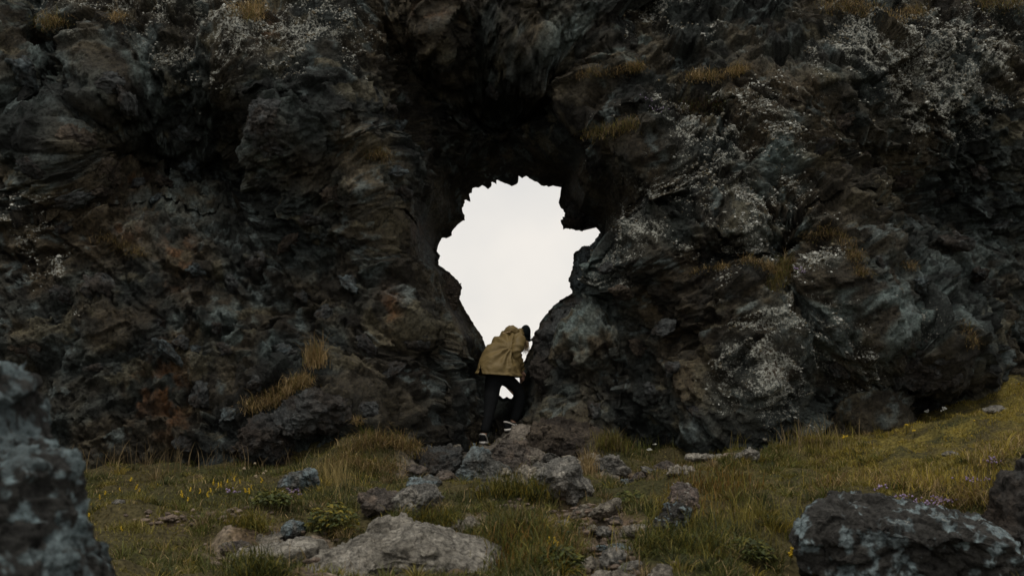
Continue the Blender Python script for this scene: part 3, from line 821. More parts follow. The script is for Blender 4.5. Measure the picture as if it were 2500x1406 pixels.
rock('stone', 'broad half-buried stone in the path at the bottom edge', 'stone', [(1430, 1420), (1450, 1400), (1500, 1394), (1540, 1400), (1560, 1425), (1490, 1450)], None, 0.2, 'tan', 22, 4)
rock('stone', 'pale flat stone at the top of the reddish path', 'stone', [(1430, 1262), (1450, 1240), (1490, 1222), (1512, 1212), (1520, 1225), (1500, 1258), (1465, 1272)], None, 0.2, 'tan', 23, 4)
rock('stone', 'small pale square stone left in the reddish path', 'stone', [(1350, 1285), (1358, 1268), (1380, 1264), (1396, 1274), (1392, 1290), (1365, 1296)], None, 0.12, 'tan', 24, 4)
rock('stone', 'small grey stone under the purple flowers', 'stone', [(685, 1310), (692, 1278), (715, 1268), (742, 1276), (748, 1305), (720, 1325)], None, 0.15, 'blue', 25, 4)
rock('stone', 'grey stone left of the green clump below the blue wedge', 'stone', [(1118, 1300), (1130, 1270), (1150, 1258), (1178, 1270), (1180, 1298), (1150, 1312)], None, 0.15, 'tan', 26, 4)
rock('stone', 'brown stone between grass clumps above the broad slab', 'stone', [(1085, 1290), (1100, 1272), (1130, 1268), (1140, 1290), (1115, 1308)], None, 0.13, 'tan', 27, 4)
rock('stone', 'small grey stone in front of the left grey-brown rock', 'stone', [(985, 1185), (1000, 1165), (1040, 1160), (1075, 1172), (1070, 1192), (1020, 1200)], None, 0.2, 'blue', 28, 4)
rock('stone', 'low pale stone in the short grass at left', 'stone', [(270, 1226), (285, 1218), (305, 1220), (308, 1230), (288, 1236)], None, 0.08, 'grey', 29, 4)
rock('rock_slab', 'long thin pale stone in the grass below the right cliff', 'stone', [(1670, 1118), (1690, 1106), (1740, 1108), (1780, 1112), (1785, 1124), (1720, 1130)], None, 0.22, 'pale', 30, 4)
rock('stone', 'rounded dull stone right of the long thin stone below the right cliff', 'stone', [(1785, 1125), (1795, 1102), (1825, 1092), (1850, 1102), (1855, 1122), (1820, 1132)], None, 0.18, 'grey', 31, 4)
rock('stone', 'small flat stone in the olive grass above the lichen-patched boulder', 'stone', [(2132, 1152), (2150, 1144), (2175, 1145), (2180, 1154), (2155, 1160)], None, 0.12, 'tan', 32, 4)
rock('stone', 'low mossy stone high on the right grass slope', 'stone', [(2395, 1000), (2412, 988), (2445, 990), (2462, 1002), (2440, 1012), (2405, 1012)], None, 0.16, 'grey', 33, 4)
rock('stone', 'grey stone in the middle of the right grass slope', 'stone', [(2300, 1110), (2318, 1100), (2340, 1104), (2345, 1116), (2320, 1122)], None, 0.12, 'grey', 34, 4)

small = []
for k, st_ in enumerate(['grey', 'tan', 'blue', 'brown', 'tan', 'grey']):
    d_, F_ = ico(4)
    q_ = rock_shape(d_, 1, 140 + k, 1, 20, False) * np.array([1, .8, .6])
    Vs_, Cs_ = rock_finish(q_ * .12, F_, .12, 140 + k, 1.1, st_)
    m_ = new_mesh('stone', Vs_, None, F_); set_col(m_, 'tint', Cs_); m_.materials.append(M_ROCK); small.append(m_)
rq = random.Random(9)
TENS = ['first', 'second', 'third', 'fourth', 'fifth', 'sixth', 'seventh', 'eighth', 'ninth', 'tenth', 'eleventh', 'twelfth', 'thirteenth', 'fourteenth', 'fifteenth', 'sixteenth', 'seventeenth', 'eighteenth', 'nineteenth',
        'twentieth'] + ['twenty-' + w for w in ('first', 'second', 'third', 'fourth', 'fifth', 'sixth', 'seventh', 'eighth', 'ninth')] + ['thirtieth', 'thirty-first', 'thirty-second']
def ordinals(objs, label):
    """look-alikes in one group are told apart by their order across the photo"""
    objs = sorted(objs, key=lambda o: float(PX(np.array(o.location[:]))[0]))
    for k, o in enumerate(objs):
        o['label'] = label + (', leftmost' if k == 0 else ', rightmost' if k == len(objs) - 1 else ', %s from the left' % TENS[k])
def scatter_stones(spots, label, group, s0, s1):
    made = []
    for (px, py) in spots:
        o = bpy.data.objects.new('stone', rq.choice(small)); COL.objects.link(o)
        s_ = rq.uniform(s0, s1); g_ = ground_at(px, py)
        o.location = g_ + np.array([0, 0, -.012 * s_]); o.scale = (s_ * rq.uniform(.9, 1.5), s_, s_ * rq.uniform(.7, 1.1))
        o.rotation_euler = (rq.uniform(-.3, .3), rq.uniform(-.3, .3), rq.uniform(0, 6))
        tag(o, label, 'stone', group)
        FOOT.append((g_[0], g_[1], .1 * s_, .09 * s_)); made.append(o)
    ordinals(made, label)
scatter_stones([(1010, 1150), (1060, 1140), (1085, 1165), (1240, 1165), (1290, 1150), (1320, 1140), (1345, 1120), (1270, 1120), (1225, 1105), (1150, 1130), (1100, 1110), (1060, 1100), (1390, 1135), (1440, 1120), (1180, 1205), (1255, 1185), (1020, 1215)],
               'angular stone on the rocky rise below the person', 'stones on the rocky rise below the person', .9, 1.9)
scatter_stones([(1480, 1165), (1510, 1158), (1560, 1165), (1590, 1150), (1620, 1140), (1530, 1175), (1660, 1150)], 'pale stone on bare soil behind the angular pale boulder', 'stones behind the angular pale boulder', .7, 1.5)
scatter_stones([(640, 1330), (590, 1345), (690, 1345), (740, 1325), (620, 1365), (780, 1350), (560, 1335), (670, 1310)], 'pale broken stone beside the low cracked slab', 'stones beside the low cracked slab', .7, 1.5)
scatter_stones([(1400, 1270), (1440, 1290), (1470, 1300), (1420, 1250), (1500, 1270), (1460, 1340), (1490, 1365), (1450, 1385), (1520, 1340), (1380, 1300), (1540, 1385)], 'tan stone lying on the reddish path', 'stones on the reddish path', .5, 1.2)

# blocks that belong to the cliff
def cliff_rock(name, label, pts, depth, thick, style, seed, sub=5, amp=1.0):
    o = rock(name, None, None, pts, depth, thick, style, seed, sub, amp, cliff, None, False)
    if label: o['label'] = label
cliff_rock('rock_slab', 'pale blue-grey slab jutting into the right side of the hole', [(1389, 690), (1402, 655), (1401, 622), (1415, 611), (1440, 603), (1457, 585), (1472, 560), (1490, 580), (1488, 640), (1465, 690), (1430, 712), (1400, 708)], 14.25, 0.28, 'cliffblue', 51)
cliff_rock('rock_block', 'dark chunk hanging from the upper right rim of the hole', [(1366, 492), (1372, 460), (1420, 440), (1480, 470), (1490, 530), (1462, 558), (1432, 553), (1410, 560), (1380, 553), (1371, 543), (1384, 522)], 14.9, 0.25, 'cliffdark', 52)
cliff_rock('rock_block', 'brown-topped block on the left side of the hole', [(1035, 760), (1040, 700), (1060, 662), (1088, 662), (1112, 684), (1126, 704), (1118, 724), (1122, 745), (1100, 800), (1060, 810)], 14.25, 0.3, 'cliffbrown', 53)
cliff_rock('rock_block', 'big rounded grey block at the right of the notch', [(1275, 905), (1290, 865), (1308, 825), (1318, 792), (1350, 748), (1395, 718), (1450, 712), (1500, 760), (1505, 860), (1470, 940), (1400, 985), (1310, 970)], 13.95, 0.45, 'cliffgrey', 54, 5, 0.8)
cliff_rock('rock_block', 'cracked grey outcrop under the draped straw grass', [(650, 1050), (690, 985), (720, 945), (770, 932), (830, 938), (868, 965), (870, 1020), (850, 1070), (740, 1090)], 12.05, 0.4, 'cliffgrey', 55)
cliff_rock('rock_block', 'dark outcrop at the foot of the left wall', [(560, 1100), (590, 1045), (640, 1010), (700, 1020), (730, 1080), (700, 1140), (600, 1150)], 12.05, 0.4, 'cliffdark', 56)
cliff_rock('rock_block', 'overhanging lit nose of rock on the upper left wall', [(590, 330), (600, 270), (640, 240), (690, 255), (705, 320), (695, 380), (645, 392), (610, 370)], 12.3, 0.35, 'cliffgrey', 57)
cliff_rock('rock_block', 'pale rock pillar left of the hole', [(885, 480), (890, 400), (920, 380), (950, 410), (985, 480), (995, 540), (960, 570), (910, 540)], 12.9, 0.3, 'cliffbrown', 58)
cliff_rock('rock_block', 'rounded buttress on the right wall', [(1930, 720), (1945, 640), (1990, 600), (2050, 610), (2110, 680), (2150, 760), (2100, 800), (2000, 790)], 12.6, 0.4, 'cliffgrey', 59, 5)
cliff_rock('rock_block', 'round-backed block above the right grass slope', [(2150, 930), (2160, 850), (2230, 800), (2310, 820), (2365, 880), (2360, 920), (2310, 950), (2220, 965)], 12.85, 0.4, 'cliffgrey', 60, 5, 0.8)
cliff_rock('rock_block', 'low dark snout of rock touching the right grass slope', [(1960, 1075), (1990, 1020), (2070, 1000), (2140, 1015), (2185, 1045), (2150, 1075), (2050, 1095)], 13.12, 0.3, 'cliffdark', 61, 5, 1.8)

# flat plates and stones lodged in the wall: a few shared meshes, each stone its own object
variants = []
for k, st in enumerate(['cliffgrey', 'cliffbrown', 'cliffblue', 'cliffdark', 'cliffgrey', 'cliffbrown', 'cliffdark', 'cliffblue']):
    d, F = ico(4)
    q = rock_shape(d, 1, 70 + k, 1, 22, False) * np.array([1, 0.5, 0.8])
    Vv, Cc = rock_finish(q * 0.15, F, 0.15, 70 + k, 1.3, st)
    m = new_mesh('stone', Vv, None, F); set_col(m, 'tint', Cc); m.materials.append(M_ROCK)
    variants.append(m)
stones = [(185, 330, 1.7, 1), (275, 425, 1.5, 1), (470, 430, 1.5, 2), (380, 480, 1.1, 2), (330, 440, .9, 0), (190, 490, 1.4, 0), (160, 560, 1.0, 2), (400, 440, 1.0, 1), (250, 470, .9, 1),
          (395, 790, 1.0, 2), (410, 850, 1.3, 2), (450, 830, .9, 0), (480, 850, .8, 2), (530, 800, .8, 0), (550, 850, .9, 4), (250, 700, 1.8, 0), (60, 850, 1.3, 1), (240, 900, 1.2, 4), (160, 720, 1.0, 3),
          (560, 690, 1.0, 0), (480, 660, .9, 2), (620, 640, 1.1, 4), (700, 600, 1.2, 1), (740, 720, .9, 0), (850, 690, 1.1, 2), (800, 760, .9, 0), (690, 850, 1.0, 3), (500, 960, 1.2, 0), (560, 1010, .9, 2),
          (450, 1080, 1.0, 3), (620, 940, .9, 0), (900, 850, 1.1, 3), (960, 900, 1.3, 3), (1020, 840, 1.2, 4), (900, 1000, 1.0, 0), (960, 270, .9, 0), (985, 310, .8, 2), (1000, 250, .7, 4), (970, 420, .8, 2), (985, 470, 1.0, 0),
          (1480, 650, 1.0, 4), (1520, 720, 1.2, 1), (1450, 1000, 1.1, 0), (1580, 960, 1.2, 0), (1640, 900, 1.1, 4), (1560, 850, 1.1, 1), (1620, 800, 1.0, 4), (1700, 1000, 1.0, 3), (2150, 640, 1.2, 0), (2250, 700, 1.0, 2), (2050, 900, 1.0, 0),
          (2330, 600, 1.5, 0), (2400, 680, 1.3, 2), (2300, 480, 1.3, 3), (2200, 450, 1.2, 1), (2120, 400, 1.1, 1), (2000, 360, 1.2, 3), (2440, 560, 1.2, 3), (2400, 420, 1.2, 0), (2060, 300, 1.3, 1), (1200, 230, 1.1, 3), (1130, 300, 1.2, 3),
          (820, 480, 1.2, 1), (760, 540, 1.0, 4), (840, 590, 1.1, 0), (320, 250, 1.3, 0), (60, 180, 1.8, 2), (260, 200, 1.4, 0), (450, 330, 1.3, 3), (520, 370, 1.1, 0), (90, 420, 1.2, 3)]
rs = random.Random(5)
for (px, py, sc, k) in stones:
    P, Nn = surf(px, py, 10)
    o = bpy.data.objects.new('stone', variants[rs.choice([k, k, (k + 4) % 8])]); COL.objects.link(o); o.parent = cliff
    nv = Vector(Nn); nv.y = min(nv.y, -0.3); nv.normalize()
    o.location = Vector(P) - nv * 0.012 * sc
    o.rotation_mode = 'QUATERNION'
    o.rotation_quaternion = nv.to_track_quat('-Y', 'Z') @ Matrix.Rotation(rs.uniform(-.9, .9), 4, 'Y').to_quaternion()
    o.scale = (sc * rs.uniform(.85, 1.25), sc * 0.8, sc * rs.uniform(.75, 1.1))

# crusty lichen cushions on the cliff
w = np.clip(lich - 0.30, 0, 1) ** 1.3 * (CLN[:, 2] > -0.25) * (qy > -120) * (qx > -150) * (qx < 2650)
w = w * sstep(0.0, 0.35, fbm(CLV * 3.2, 900, 3) + 0.15)
pick = RNG.choice(len(CLV), 7000, replace=False, p=w / w.sum())
d0, f0 = ico(1)
n = len(pick)
rad = RNG.uniform(0.005, 0.015, n) * (1 + 0.8 * (RNG.random(n) < 0.12))
jit = 1 + RNG.normal(0, 0.45, (n, len(d0), 1))
LV = (CLV[pick] + CLN[pick] * 0.004)[:, None] + d0[None] * jit * rad[:, None, None] * np.array([1, 0.8, 0.75])
LF = (f0[None] + (np.arange(n) * len(d0))[:, None, None]).reshape(-1, 3)
lme = new_mesh('lichen', LV.reshape(-1, 3), None, LF)
t = RNG.random(n)[:, None]
lc = np.array([[0.10, 0.085, 0.055]]) * (1 - t) + np.array([[0.42, 0.43, 0.40]]) * t ** 1.5
set_col(lme, 'tint', np.repeat(lc, len(d0), 0))
lo = link('lichen', lme, M_LICHEN, cliff); lo['kind'] = 'stuff'

# pebbles on the path
pv = []; pf = []; pcn = []
d0, f0 = ico(2)
cnt = 0
for (cxp, cyp, rx, ry, a) in DIRT[:8] + DIRT[9:10]:
    for k in range(34):
        g = ground_at(cxp + RNG.normal(0, rx * .55), cyp + RNG.normal(0, ry * .55))
        s_ = RNG.uniform(0.010, 0.038)
        sh = rock_shape(d0, 1, 500 + cnt, 1, 8, False)
        pv.append(g + np.array([0, 0, s_ * 0.1]) + sh * s_ * np.array([RNG.uniform(.8, 1.5), 1, .6])); pf.append(f0 + cnt * len(d0))
        c0 = np.array([0.15, 0.115, 0.088]) * RNG.uniform(.6, 1.2)
        pcn.append(np.tile(np.append(c0, 0.1), (len(d0), 1))); cnt += 1
pme = new_mesh('pebbles', np.concatenate(pv), None, np.concatenate(pf)); set_col(pme, 'tint', np.concatenate(pcn))
tag(link('pebbles', pme, M_ROCK), 'loose tan pebbles scattered on the bare reddish path', kind='stuff')

# ------------------------------------------------------------------ blades
def blades(base, length, width, az, lean, col, seg=2, up=None):
    """tapered bent strips; returns V, quads, tris, colours"""
    n = len(base)
    dirh = np.stack([np.cos(az), np.sin(az), 0 * az], 1)
    faz = az + RNG.uniform(-1.2, 1.2, n) + math.pi / 2
    side = np.stack([np.cos(faz), np.sin(faz), 0 * faz], 1)
    vs = []; ts = np.linspace(0, 1, seg + 1)
    U0 = np.tile(np.array([[0, 0, 1.0]]), (n, 1)) if up is None else up
    for t in ts:
        c = base + U0 * (length * t * (1 - 0.45 * lean * t))[:, None] + dirh * (length * lean * t ** 1.8)[:, None]
        c[:, 2] -= length * np.clip(lean - 0.7, 0, 2) * t ** 3 * 0.8
        if t < 1:
            wd = (width * (1 - 0.75 * t) * 0.5)[:, None]
            vs += [c - side * wd, c + side * wd]
        else:
            vs.append(c)
    nv = len(vs)
    V = np.stack(vs, 1).reshape(-1, 3)
    o = (np.arange(n) * nv)[:, None]
    qd = np.concatenate([o + np.array([[2 * k, 2 * k + 1, 2 * k + 3, 2 * k + 2]]) for k in range(seg - 1)])
    tr = o + np.array([[2 * seg - 2, 2 * seg - 1, 2 * seg]])
    C = np.repeat(col, nv, 0)
    return V, qd, tr, C

def join_mesh(name, parts):
    Vs, qs, ts, cs = [], [], [], []; n = 0
    for (V, q, t, c) in parts:
        Vs.append(V); qs.append(q + n); ts.append(t + n); cs.append(c); n += len(V)
    me = new_mesh(name, np.concatenate(Vs), np.concatenate(qs), np.concatenate(ts))
    set_col(me, 'tint', np.concatenate(cs))
    return me

GREEN = np.array([0.0825, 0.0900, 0.0213]); OLIVE = np.array([0.1562, 0.1325, 0.0275]); YELL = np.array([0.290, 0.222, 0.038])
STRAW = np.array([0.30, 0.218, 0.105]); RUST = np.array([0.165, 0.095, 0.022]); DKGR = np.array([0.0391, 0.0483, 0.0149])
def lerp(a, b, t): return a * (1 - t[:, None]) + b * t[:, None]

# turf over the whole visible ground
NB = 400000
yy = np.where(RNG.random(NB) < 0.66, np.sqrt(RNG.uniform(5.6 ** 2, 15.6 ** 2, NB)), np.where(RNG.random(NB) < .5, RNG.uniform(5.8, 9.5, NB), RNG.uniform(10, 15.4, NB))); xx = np.where(np.arange(NB) % 5 == 0, RNG.uniform(0.15, 0.56, NB), RNG.uniform(-0.52, 0.56, NB)) * yy
xy = np.stack([xx, yy], 1)
zg = groundz(xy)
cyl = cliff_y(np.stack([xx, zg + 0.05], 1))
bx_, by_ = PX(np.stack([xx, yy, zg], 1))
P3 = np.stack([xx, yy, zg], 1)
cl = fbm(P3 * np.array([2.2, 2.2, 0]), 600, 3); cl2 = fbm(P3 * np.array([5.5, 5.5, 0]) + 9, 601, 3); cl3 = fbm(P3 * np.array([0.7, 0.7, 0]) + 4, 602, 2)
dm = sstep(0.35, 0.7, blobs(bx_, by_, DIRT) + 0.4 * fbm(P3 * 6, 400, 4))
ok = (yy < cyl + 0.25) & (RNG.random(NB) > dm * 0.93) & (RNG.random(NB) < 0.18 + 0.82 * sstep(-0.25, 0.2, cl2 + 0.3 * cl) + 0.3 * (bx_ > 2050))
for (fx, fy, rx, ry) in FOOT:
    ok &= ((xx - fx) / rx) ** 2 + ((yy - fy) / ry) ** 2 > 1.0
# bare rocky step below the person
ok &= ~((blobs(bx_, by_, [(1230, 1110, 240, 75, 1)]) > .45) & (yy > 10.8) & (RNG.random(NB) < 0.88))
sl = np.where(ok)[0]
right = sstep(1750, 2250, bx_) * sstep(10.0, 10.9, yy)           # short cropped slope on the right
cent = blobs(bx_, by_, [(1250, 1330, 260, 120, 1), (1700, 1330, 260, 120, 1), (850, 1250, 180, 80, 1), (1350, 1180, 140, 40, .7), (1900, 1120, 220, 40, .8)])
ln = (0.030 + 0.065 * sstep(0.0, 0.4, cl2) * (0.5 + cent) + 0.035 * sstep(0.0, 0.4, cl) + 0.02 * cent) * (1 - 0.35 * right) * RNG.uniform(0.6, 1.35, NB)
col = lerp(np.tile(OLIVE, (NB, 1)), GREEN, np.clip(sstep(-0.25, 0.25, cl) * 0.5 + cent * 0.6, 0, 1))
col = lerp(col, DKGR, np.clip(sstep(0.0, 0.35, cl2 + 0.5 * cl) * 0.75 * (1 - 0.3 * right), 0, 1))
col = lerp(col, YELL, np.clip(right * 0.8 * sstep(-0.15, 0.35, cl + 0.8 * cl2) + 0.35 * blobs(bx_, by_, [(330, 1270, 180, 60, 1), (2300, 1130, 200, 60, 1.6)]), 0, 1))
col = lerp(col, RUST, np.clip(blobs(bx_, by_, [(1290, 1320, 70, 50, .7), (1700, 1195, 70, 60, .9), (1440, 1320, 40, 50, .6), (780, 1320, 60, 20, .7), (1800, 1200, 80, 50, .4)]) * (RNG.random(NB) < 0.7), 0, 1))
st = RNG.random(NB) < 0.09
col[st] = STRAW
col *= RNG.uniform(0.6, 1.4, (NB, 1))
wd = RNG.uniform(0.005, 0.011, NB)
A = blades(P3[sl] - np.array([0, 0, 0.01]), ln[sl], wd[sl], RNG.uniform(0, 6.28, len(sl)), RNG.uniform(0.15, 1.15, len(sl)), col[sl], 2)
# taller seeded stalks near the cliff foot and through the meadow
tall = []
for (cxp, cyp, rx, ry, cnt_, L0, L1, cc) in [(330, 1145, 170, 10, 420, .18, .42, STRAW * .55), (600, 1140, 90, 12, 160, .15, .35, STRAW * .5), (1880, 1085, 170, 16, 700, .14, .32, OLIVE), (1900, 1090, 150, 14, 220, .2, .4, STRAW * .6),
                                            (1480, 1090, 40, 15, 300, .16, .3, OLIVE), (1560, 1100, 60, 10, 150, .1, .25, GREEN), (1720, 1220, 110, 60, 260, .10, .2, RUST), (1290, 1340, 130, 45, 400, .10, .2, lerp(RUST[None], GREEN, np.array([.4]))[0]), (1800, 1290, 200, 70, 500, .12, .26, OLIVE),
                                            (1440, 1140, 25, 22, 160, .12, .22, STRAW * .8), (820, 1170, 60, 40, 420, .12, .25, lerp(STRAW[None], OLIVE, np.array([.5]))[0]), (1330, 1215, 50, 12, 140, .08, .16, STRAW), (2250, 1185, 180, 12, 420, .1, .2, YELL), (1000, 1380, 500, 30, 150, .08, .2, STRAW * .8)]:
    for k in range(cnt_):
        tall.append((cxp + RNG.normal(0, rx * .6), cyp + RNG.normal(0, ry * .6), RNG.uniform(L0, L1), cc))
# pixel -> ground quickly: look the pixel up among the turf sample points
order = np.argsort(bx_); bxs = bx_[order]
def quick_ground(px, py):
    lo_, hi_ = np.searchsorted(bxs, [px - 12, px + 12])
    idx = order[lo_:hi_]
    return P3[idx[np.argmin((bx_[idx] - px) ** 2 + (by_[idx] - py) ** 2)]]
tb = np.array([quick_ground(a, b) for (a, b, _, _) in tall])
tl = np.array([a[2] for a in tall]); tcol = np.array([a[3] for a in tall]) * RNG.uniform(.6, 1.5, (len(tall), 1))
B = blades(tb - np.array([0, 0, .01]), tl, RNG.uniform(.004, .008, len(tb)), RNG.uniform(0, 6.28, len(tb)), RNG.uniform(.05, .6, len(tb)), tcol, 3)
# tussocks: radiating clumps that break up the turf
NT = 850
ti = RNG.choice(len(sl), NT * 6)
wt = 0.25 + cent[sl[ti]] + 0.4 * (cl2[sl[ti]] > 0.1) - 0.15 * right[sl[ti]]
ti = sl[ti[np.argsort(-wt * RNG.random(len(ti)))[:NT]]]
nb_ = 54
tr_ = RNG.uniform(.03, .085, NT); tL = RNG.uniform(.07, .16, NT) * (1 - .4 * right[ti])
ta = RNG.uniform(0, 6.28, (NT, nb_)); trr = np.sqrt(RNG.random((NT, nb_)))
tbx = P3[ti][:, None] + np.stack([np.cos(ta) * trr * tr_[:, None], np.sin(ta) * trr * tr_[:, None], 0 * ta - .012], -1)
tpal = np.array([GREEN, DKGR, OLIVE, GREEN * 1.2, YELL * .8, STRAW * .6])[RNG.choice(6, NT, p=[.25, .22, .2, .1, .13, .1])]
tcl = np.repeat(tpal[:, None], nb_, 1) * RNG.uniform(.55, 1.5, (NT, nb_, 1))
sm_ = RNG.random((NT, nb_)) < .08; tcl[sm_] = STRAW
T_ = blades(tbx.reshape(-1, 3), (tL[:, None] * RNG.uniform(.5, 1.2, (NT, nb_))).ravel(), RNG.uniform(.004, .009, NT * nb_), (ta + RNG.normal(0, .4, ta.shape)).ravel(), (.15 + 1.1 * trr * RNG.uniform(.6, 1.2, ta.shape)).ravel(), tcl.reshape(-1, 3), 3)
tag(link('grass', join_mesh('grass', [A, B, T_]), M_GRASS), 'olive and yellowed meadow grass covering the ground', 'grass', kind='stuff')

# ------------------------------------------------------------------ tufts on the cliff and in the meadow
def tuft(name, label, roots, length, count, cols, lean=(0.2, 0.9), width=(0.004, 0.008), spread=0.05, bias=(0, -0.5), cat='grass tuft', on='cliff', droop=0.0):
    if on == 'cliff':
        width = (.0035, .0075); count = int(count * 1.5); lean = (lean[0], lean[1] + .35)
    pts = [surf(x, y, 12)[0] if on == 'cliff' else ground_at(x, y) for (x, y) in roots]
    if on == 'cliff':
        my = np.median([q[1] for q in pts])
        pts = [np.array([q[0], np.clip(q[1], my - .25, my + .25), q[2]]) for q in pts]
    base = np.mean(pts, 0)
    seg_i = RNG.integers(0, len(pts), count); seg_j = np.minimum(seg_i + 1, len(pts) - 1); tt = RNG.random((count, 1))
    pts = np.array(pts)
    b = pts[seg_i] * (1 - tt) + pts[seg_j] * tt + RNG.normal(0, spread * (1.5 if on == 'cliff' else 1.0), (count, 3)) * np.array([1, .7, .55])
    az = np.arctan2(bias[1] + RNG.normal(0, .8, count), bias[0] + RNG.normal(0, .8, count))
    L = (length[0] * .5 + (length[1] - length[0] * .5) * RNG.random(count) ** 1.6) * np.exp(-1.2 * (np.linalg.norm(b - pts[seg_i] * (1 - tt) - pts[seg_j] * tt, axis=1) / max(spread * 2.5, 1e-6)) ** 2 * .3)
    k = RNG.integers(0, len(cols), count)
    c = np.array(cols)[k] * RNG.uniform(.6, 1.4, (count, 1))
    X_ = blades(b - base, L, RNG.uniform(*width, count), az, RNG.uniform(*lean, count) + droop, c, 3)
    o = link(name, join_mesh(name, [X_]), M_GRASS)
    o.location = base
    return tag(o, label, cat)
DRY = [STRAW, STRAW * .75, np.array([0.20, 0.125, 0.048]), STRAW * 1.2, OLIVE * .7]
BRN = [np.array([0.18, 0.120, 0.055]), np.array([0.08, 0.055, 0.026]), STRAW * .8, STRAW * .45, OLIVE * .6]
GRN = [OLIVE, GREEN, STRAW * .5]
tuft('grass_tuft', 'upright straw-coloured tuft with tall stalks on the left wall', [(765, 880), (775, 870), (768, 890)], (.12, .42), 420, DRY, (.05, .55), spread=.04)
tuft('grass_tuft', 'long straw tuft draped along the slanting ledge of the left wall', [(605, 1000), (640, 990), (670, 980), (700, 960), (720, 945), (740, 930)], (.08, .24), 1500, DRY, (.2, 1.2), spread=.05)
tuft('grass_tuft', 'brown tuft on the rock pillar left of the hole', [(895, 385), (915, 378), (935, 388)], (.08, .2), 420, BRN, (.3, 1.3), spread=.04)
tuft('grass_tuft', 'straw tuft at the top edge of the left wall with white flowers', [(585, 30), (610, 40), (628, 25)], (.1, .3), 520, DRY, (.3, 1.4), spread=.06)
tuft('grass_tuft', 'straw tuft near the top left corner of the cliff', [(105, 50), (130, 70), (145, 60)], (.1, .28), 420, DRY + GRN, (.3, 1.4), spread=.05)
tuft('grass_tuft', 'thin dry tuft hanging at the top left of the cliff', [(284, 40), (288, 50)], (.1, .25), 120, DRY, (.3, 1.4), spread=.03)
tuft('grass_tuft', 'brown grass fringe on the ledge above right of the hole', [(1420, 190), (1460, 182), (1500, 175), (1550, 172)], (.06, .18), 700, BRN + DRY, (.4, 1.4), spread=.04, bias=(-.6, -.6))
tuft('grass_tuft', 'pale straw fringe on the narrow ledge of the upper right wall', [(1680, 195), (1720, 192), (1760, 190), (1805, 180)], (.08, .2), 800, DRY, (.2, 1.0), spread=.035)
tuft('grass_tuft', 'olive-brown cushion tuft on the bulge right of the hole', [(1440, 340), (1475, 330), (1510, 322), (1545, 312)], (.08, .2), 800, BRN + GRN, (.2, 1.0), spread=.05)
tuft('grass_tuft', 'dark moss cushion on the upper right wall', [(1660, 262), (1710, 262), (1760, 258)], (.04, .1), 900, [np.array([.05, .024, .01]), GREEN * .7, np.array([.03, .02, .01])], (.2, 1.2), spread=.06, cat='moss')
tuft('grass_tuft', 'green tuft filling the gully of the right wall', [(1890, 705), (1900, 685), (1912, 665), (1922, 650)], (.1, .26), 800, GRN + [STRAW * .7], (.2, 1.0), spread=.045)
tuft('grass_tuft', 'orange-brown fringe capping the right buttress', [(1975, 585), (2010, 572), (2045, 580), (2075, 605), (2090, 630)], (.06, .16), 800, BRN, (.3, 1.3), spread=.04)
tuft('grass_tuft', 'brown fringe on the ledge left of the green gully', [(1805, 632), (1840, 640), (1875, 655)], (.06, .15), 450, BRN + DRY, (.3, 1.3), spread=.035)
tuft('grass_tuft', 'thin brown fringe at the left end of the right wall ledge', [(1690, 665), (1730, 658), (1765, 652)], (.05, .13), 320, BRN + DRY, (.3, 1.3), spread=.03)
tuft('grass_tuft', 'wide brown grass cap at the top of the right wall', [(2010, 25), (2060, 22), (2110, 25), (2150, 45), (2180, 35), (2235, 35)], (.08, .22), 1100, BRN + DRY, (.3, 1.3), spread=.06)
tuft('grass_tuft', 'green turf cap in the top right corner of the cliff', [(2390, 8), (2430, 15), (2480, 18)], (.06, .18), 700, GRN + BRN, (.3, 1.2), spread=.07)
tuft('grass_tuft', 'small brown tuft on the recessed wall at right', [(2210, 645), (2230, 652)], (.05, .14), 160, BRN, (.3, 1.2), spread=.03)
tuft('grass_tuft', 'dry tuft at the right edge of the round-backed block', [(2350, 790), (2365, 815), (2372, 835)], (.05, .14), 260, BRN + DRY, (.3, 1.2), spread=.035)
tuft('grass_tuft', 'little straw tuft near the foot of the left wall', [(870, 1020), (874, 1030)], (.06, .15), 130, DRY, (.3, 1.2), spread=.02)
tuft('grass_tuft', 'fibrous brown roots hanging on the far left wall', [(235, 590), (265, 582), (300, 600), (335, 620)], (.08, .2), 300, BRN, (.5, 1.5), spread=.035)
tuft('grass_tuft', 'long brown grass hanging beside the gully of the right buttress', [(2085, 625), (2095, 650), (2105, 670)], (.06, .16), 300, BRN, (.5, 1.4), spread=.03)
# meadow
tuft('grass_tuft', 'mound of dry brown grass left of the rocks under the person', [(850, 1110), (890, 1090), (930, 1085), (965, 1090), (990, 1105)], (.1, .26), 1900, DRY + BRN + [OLIVE], (.4, 1.4), spread=.09, on='ground')
tuft('grass_tuft', 'dry grass hanging in front of the brown mound', [(820, 1150), (850, 1130), (880, 1140), (900, 1160), (960, 1150)], (.1, .24), 1200, DRY + GRN, (.4, 1.5), spread=.08, on='ground')
tuft('grass_tuft', 'dark green clump right of the wide rounded rock', [(1470, 1100), (1490, 1095), (1510, 1102)], (.14, .3), 700, GRN, (.2, 1.0), spread=.07, on='ground')
tuft('grass_tuft', 'pale straw tuft behind the angular pale boulder', [(1435, 1150), (1445, 1140), (1440, 1165)], (.12, .26), 420, DRY, (.2, 1.0), spread=.04, on='ground')
tuft('grass_tuft', 'green clump with yellow blossoms left of the angular pale boulder', [(1190, 1215), (1230, 1205), (1270, 1210), (1290, 1220)], (.12, .26), 1600, [GREEN, DKGR, OLIVE, YELL * .7], (.3, 1.2), spread=.09, on='ground')
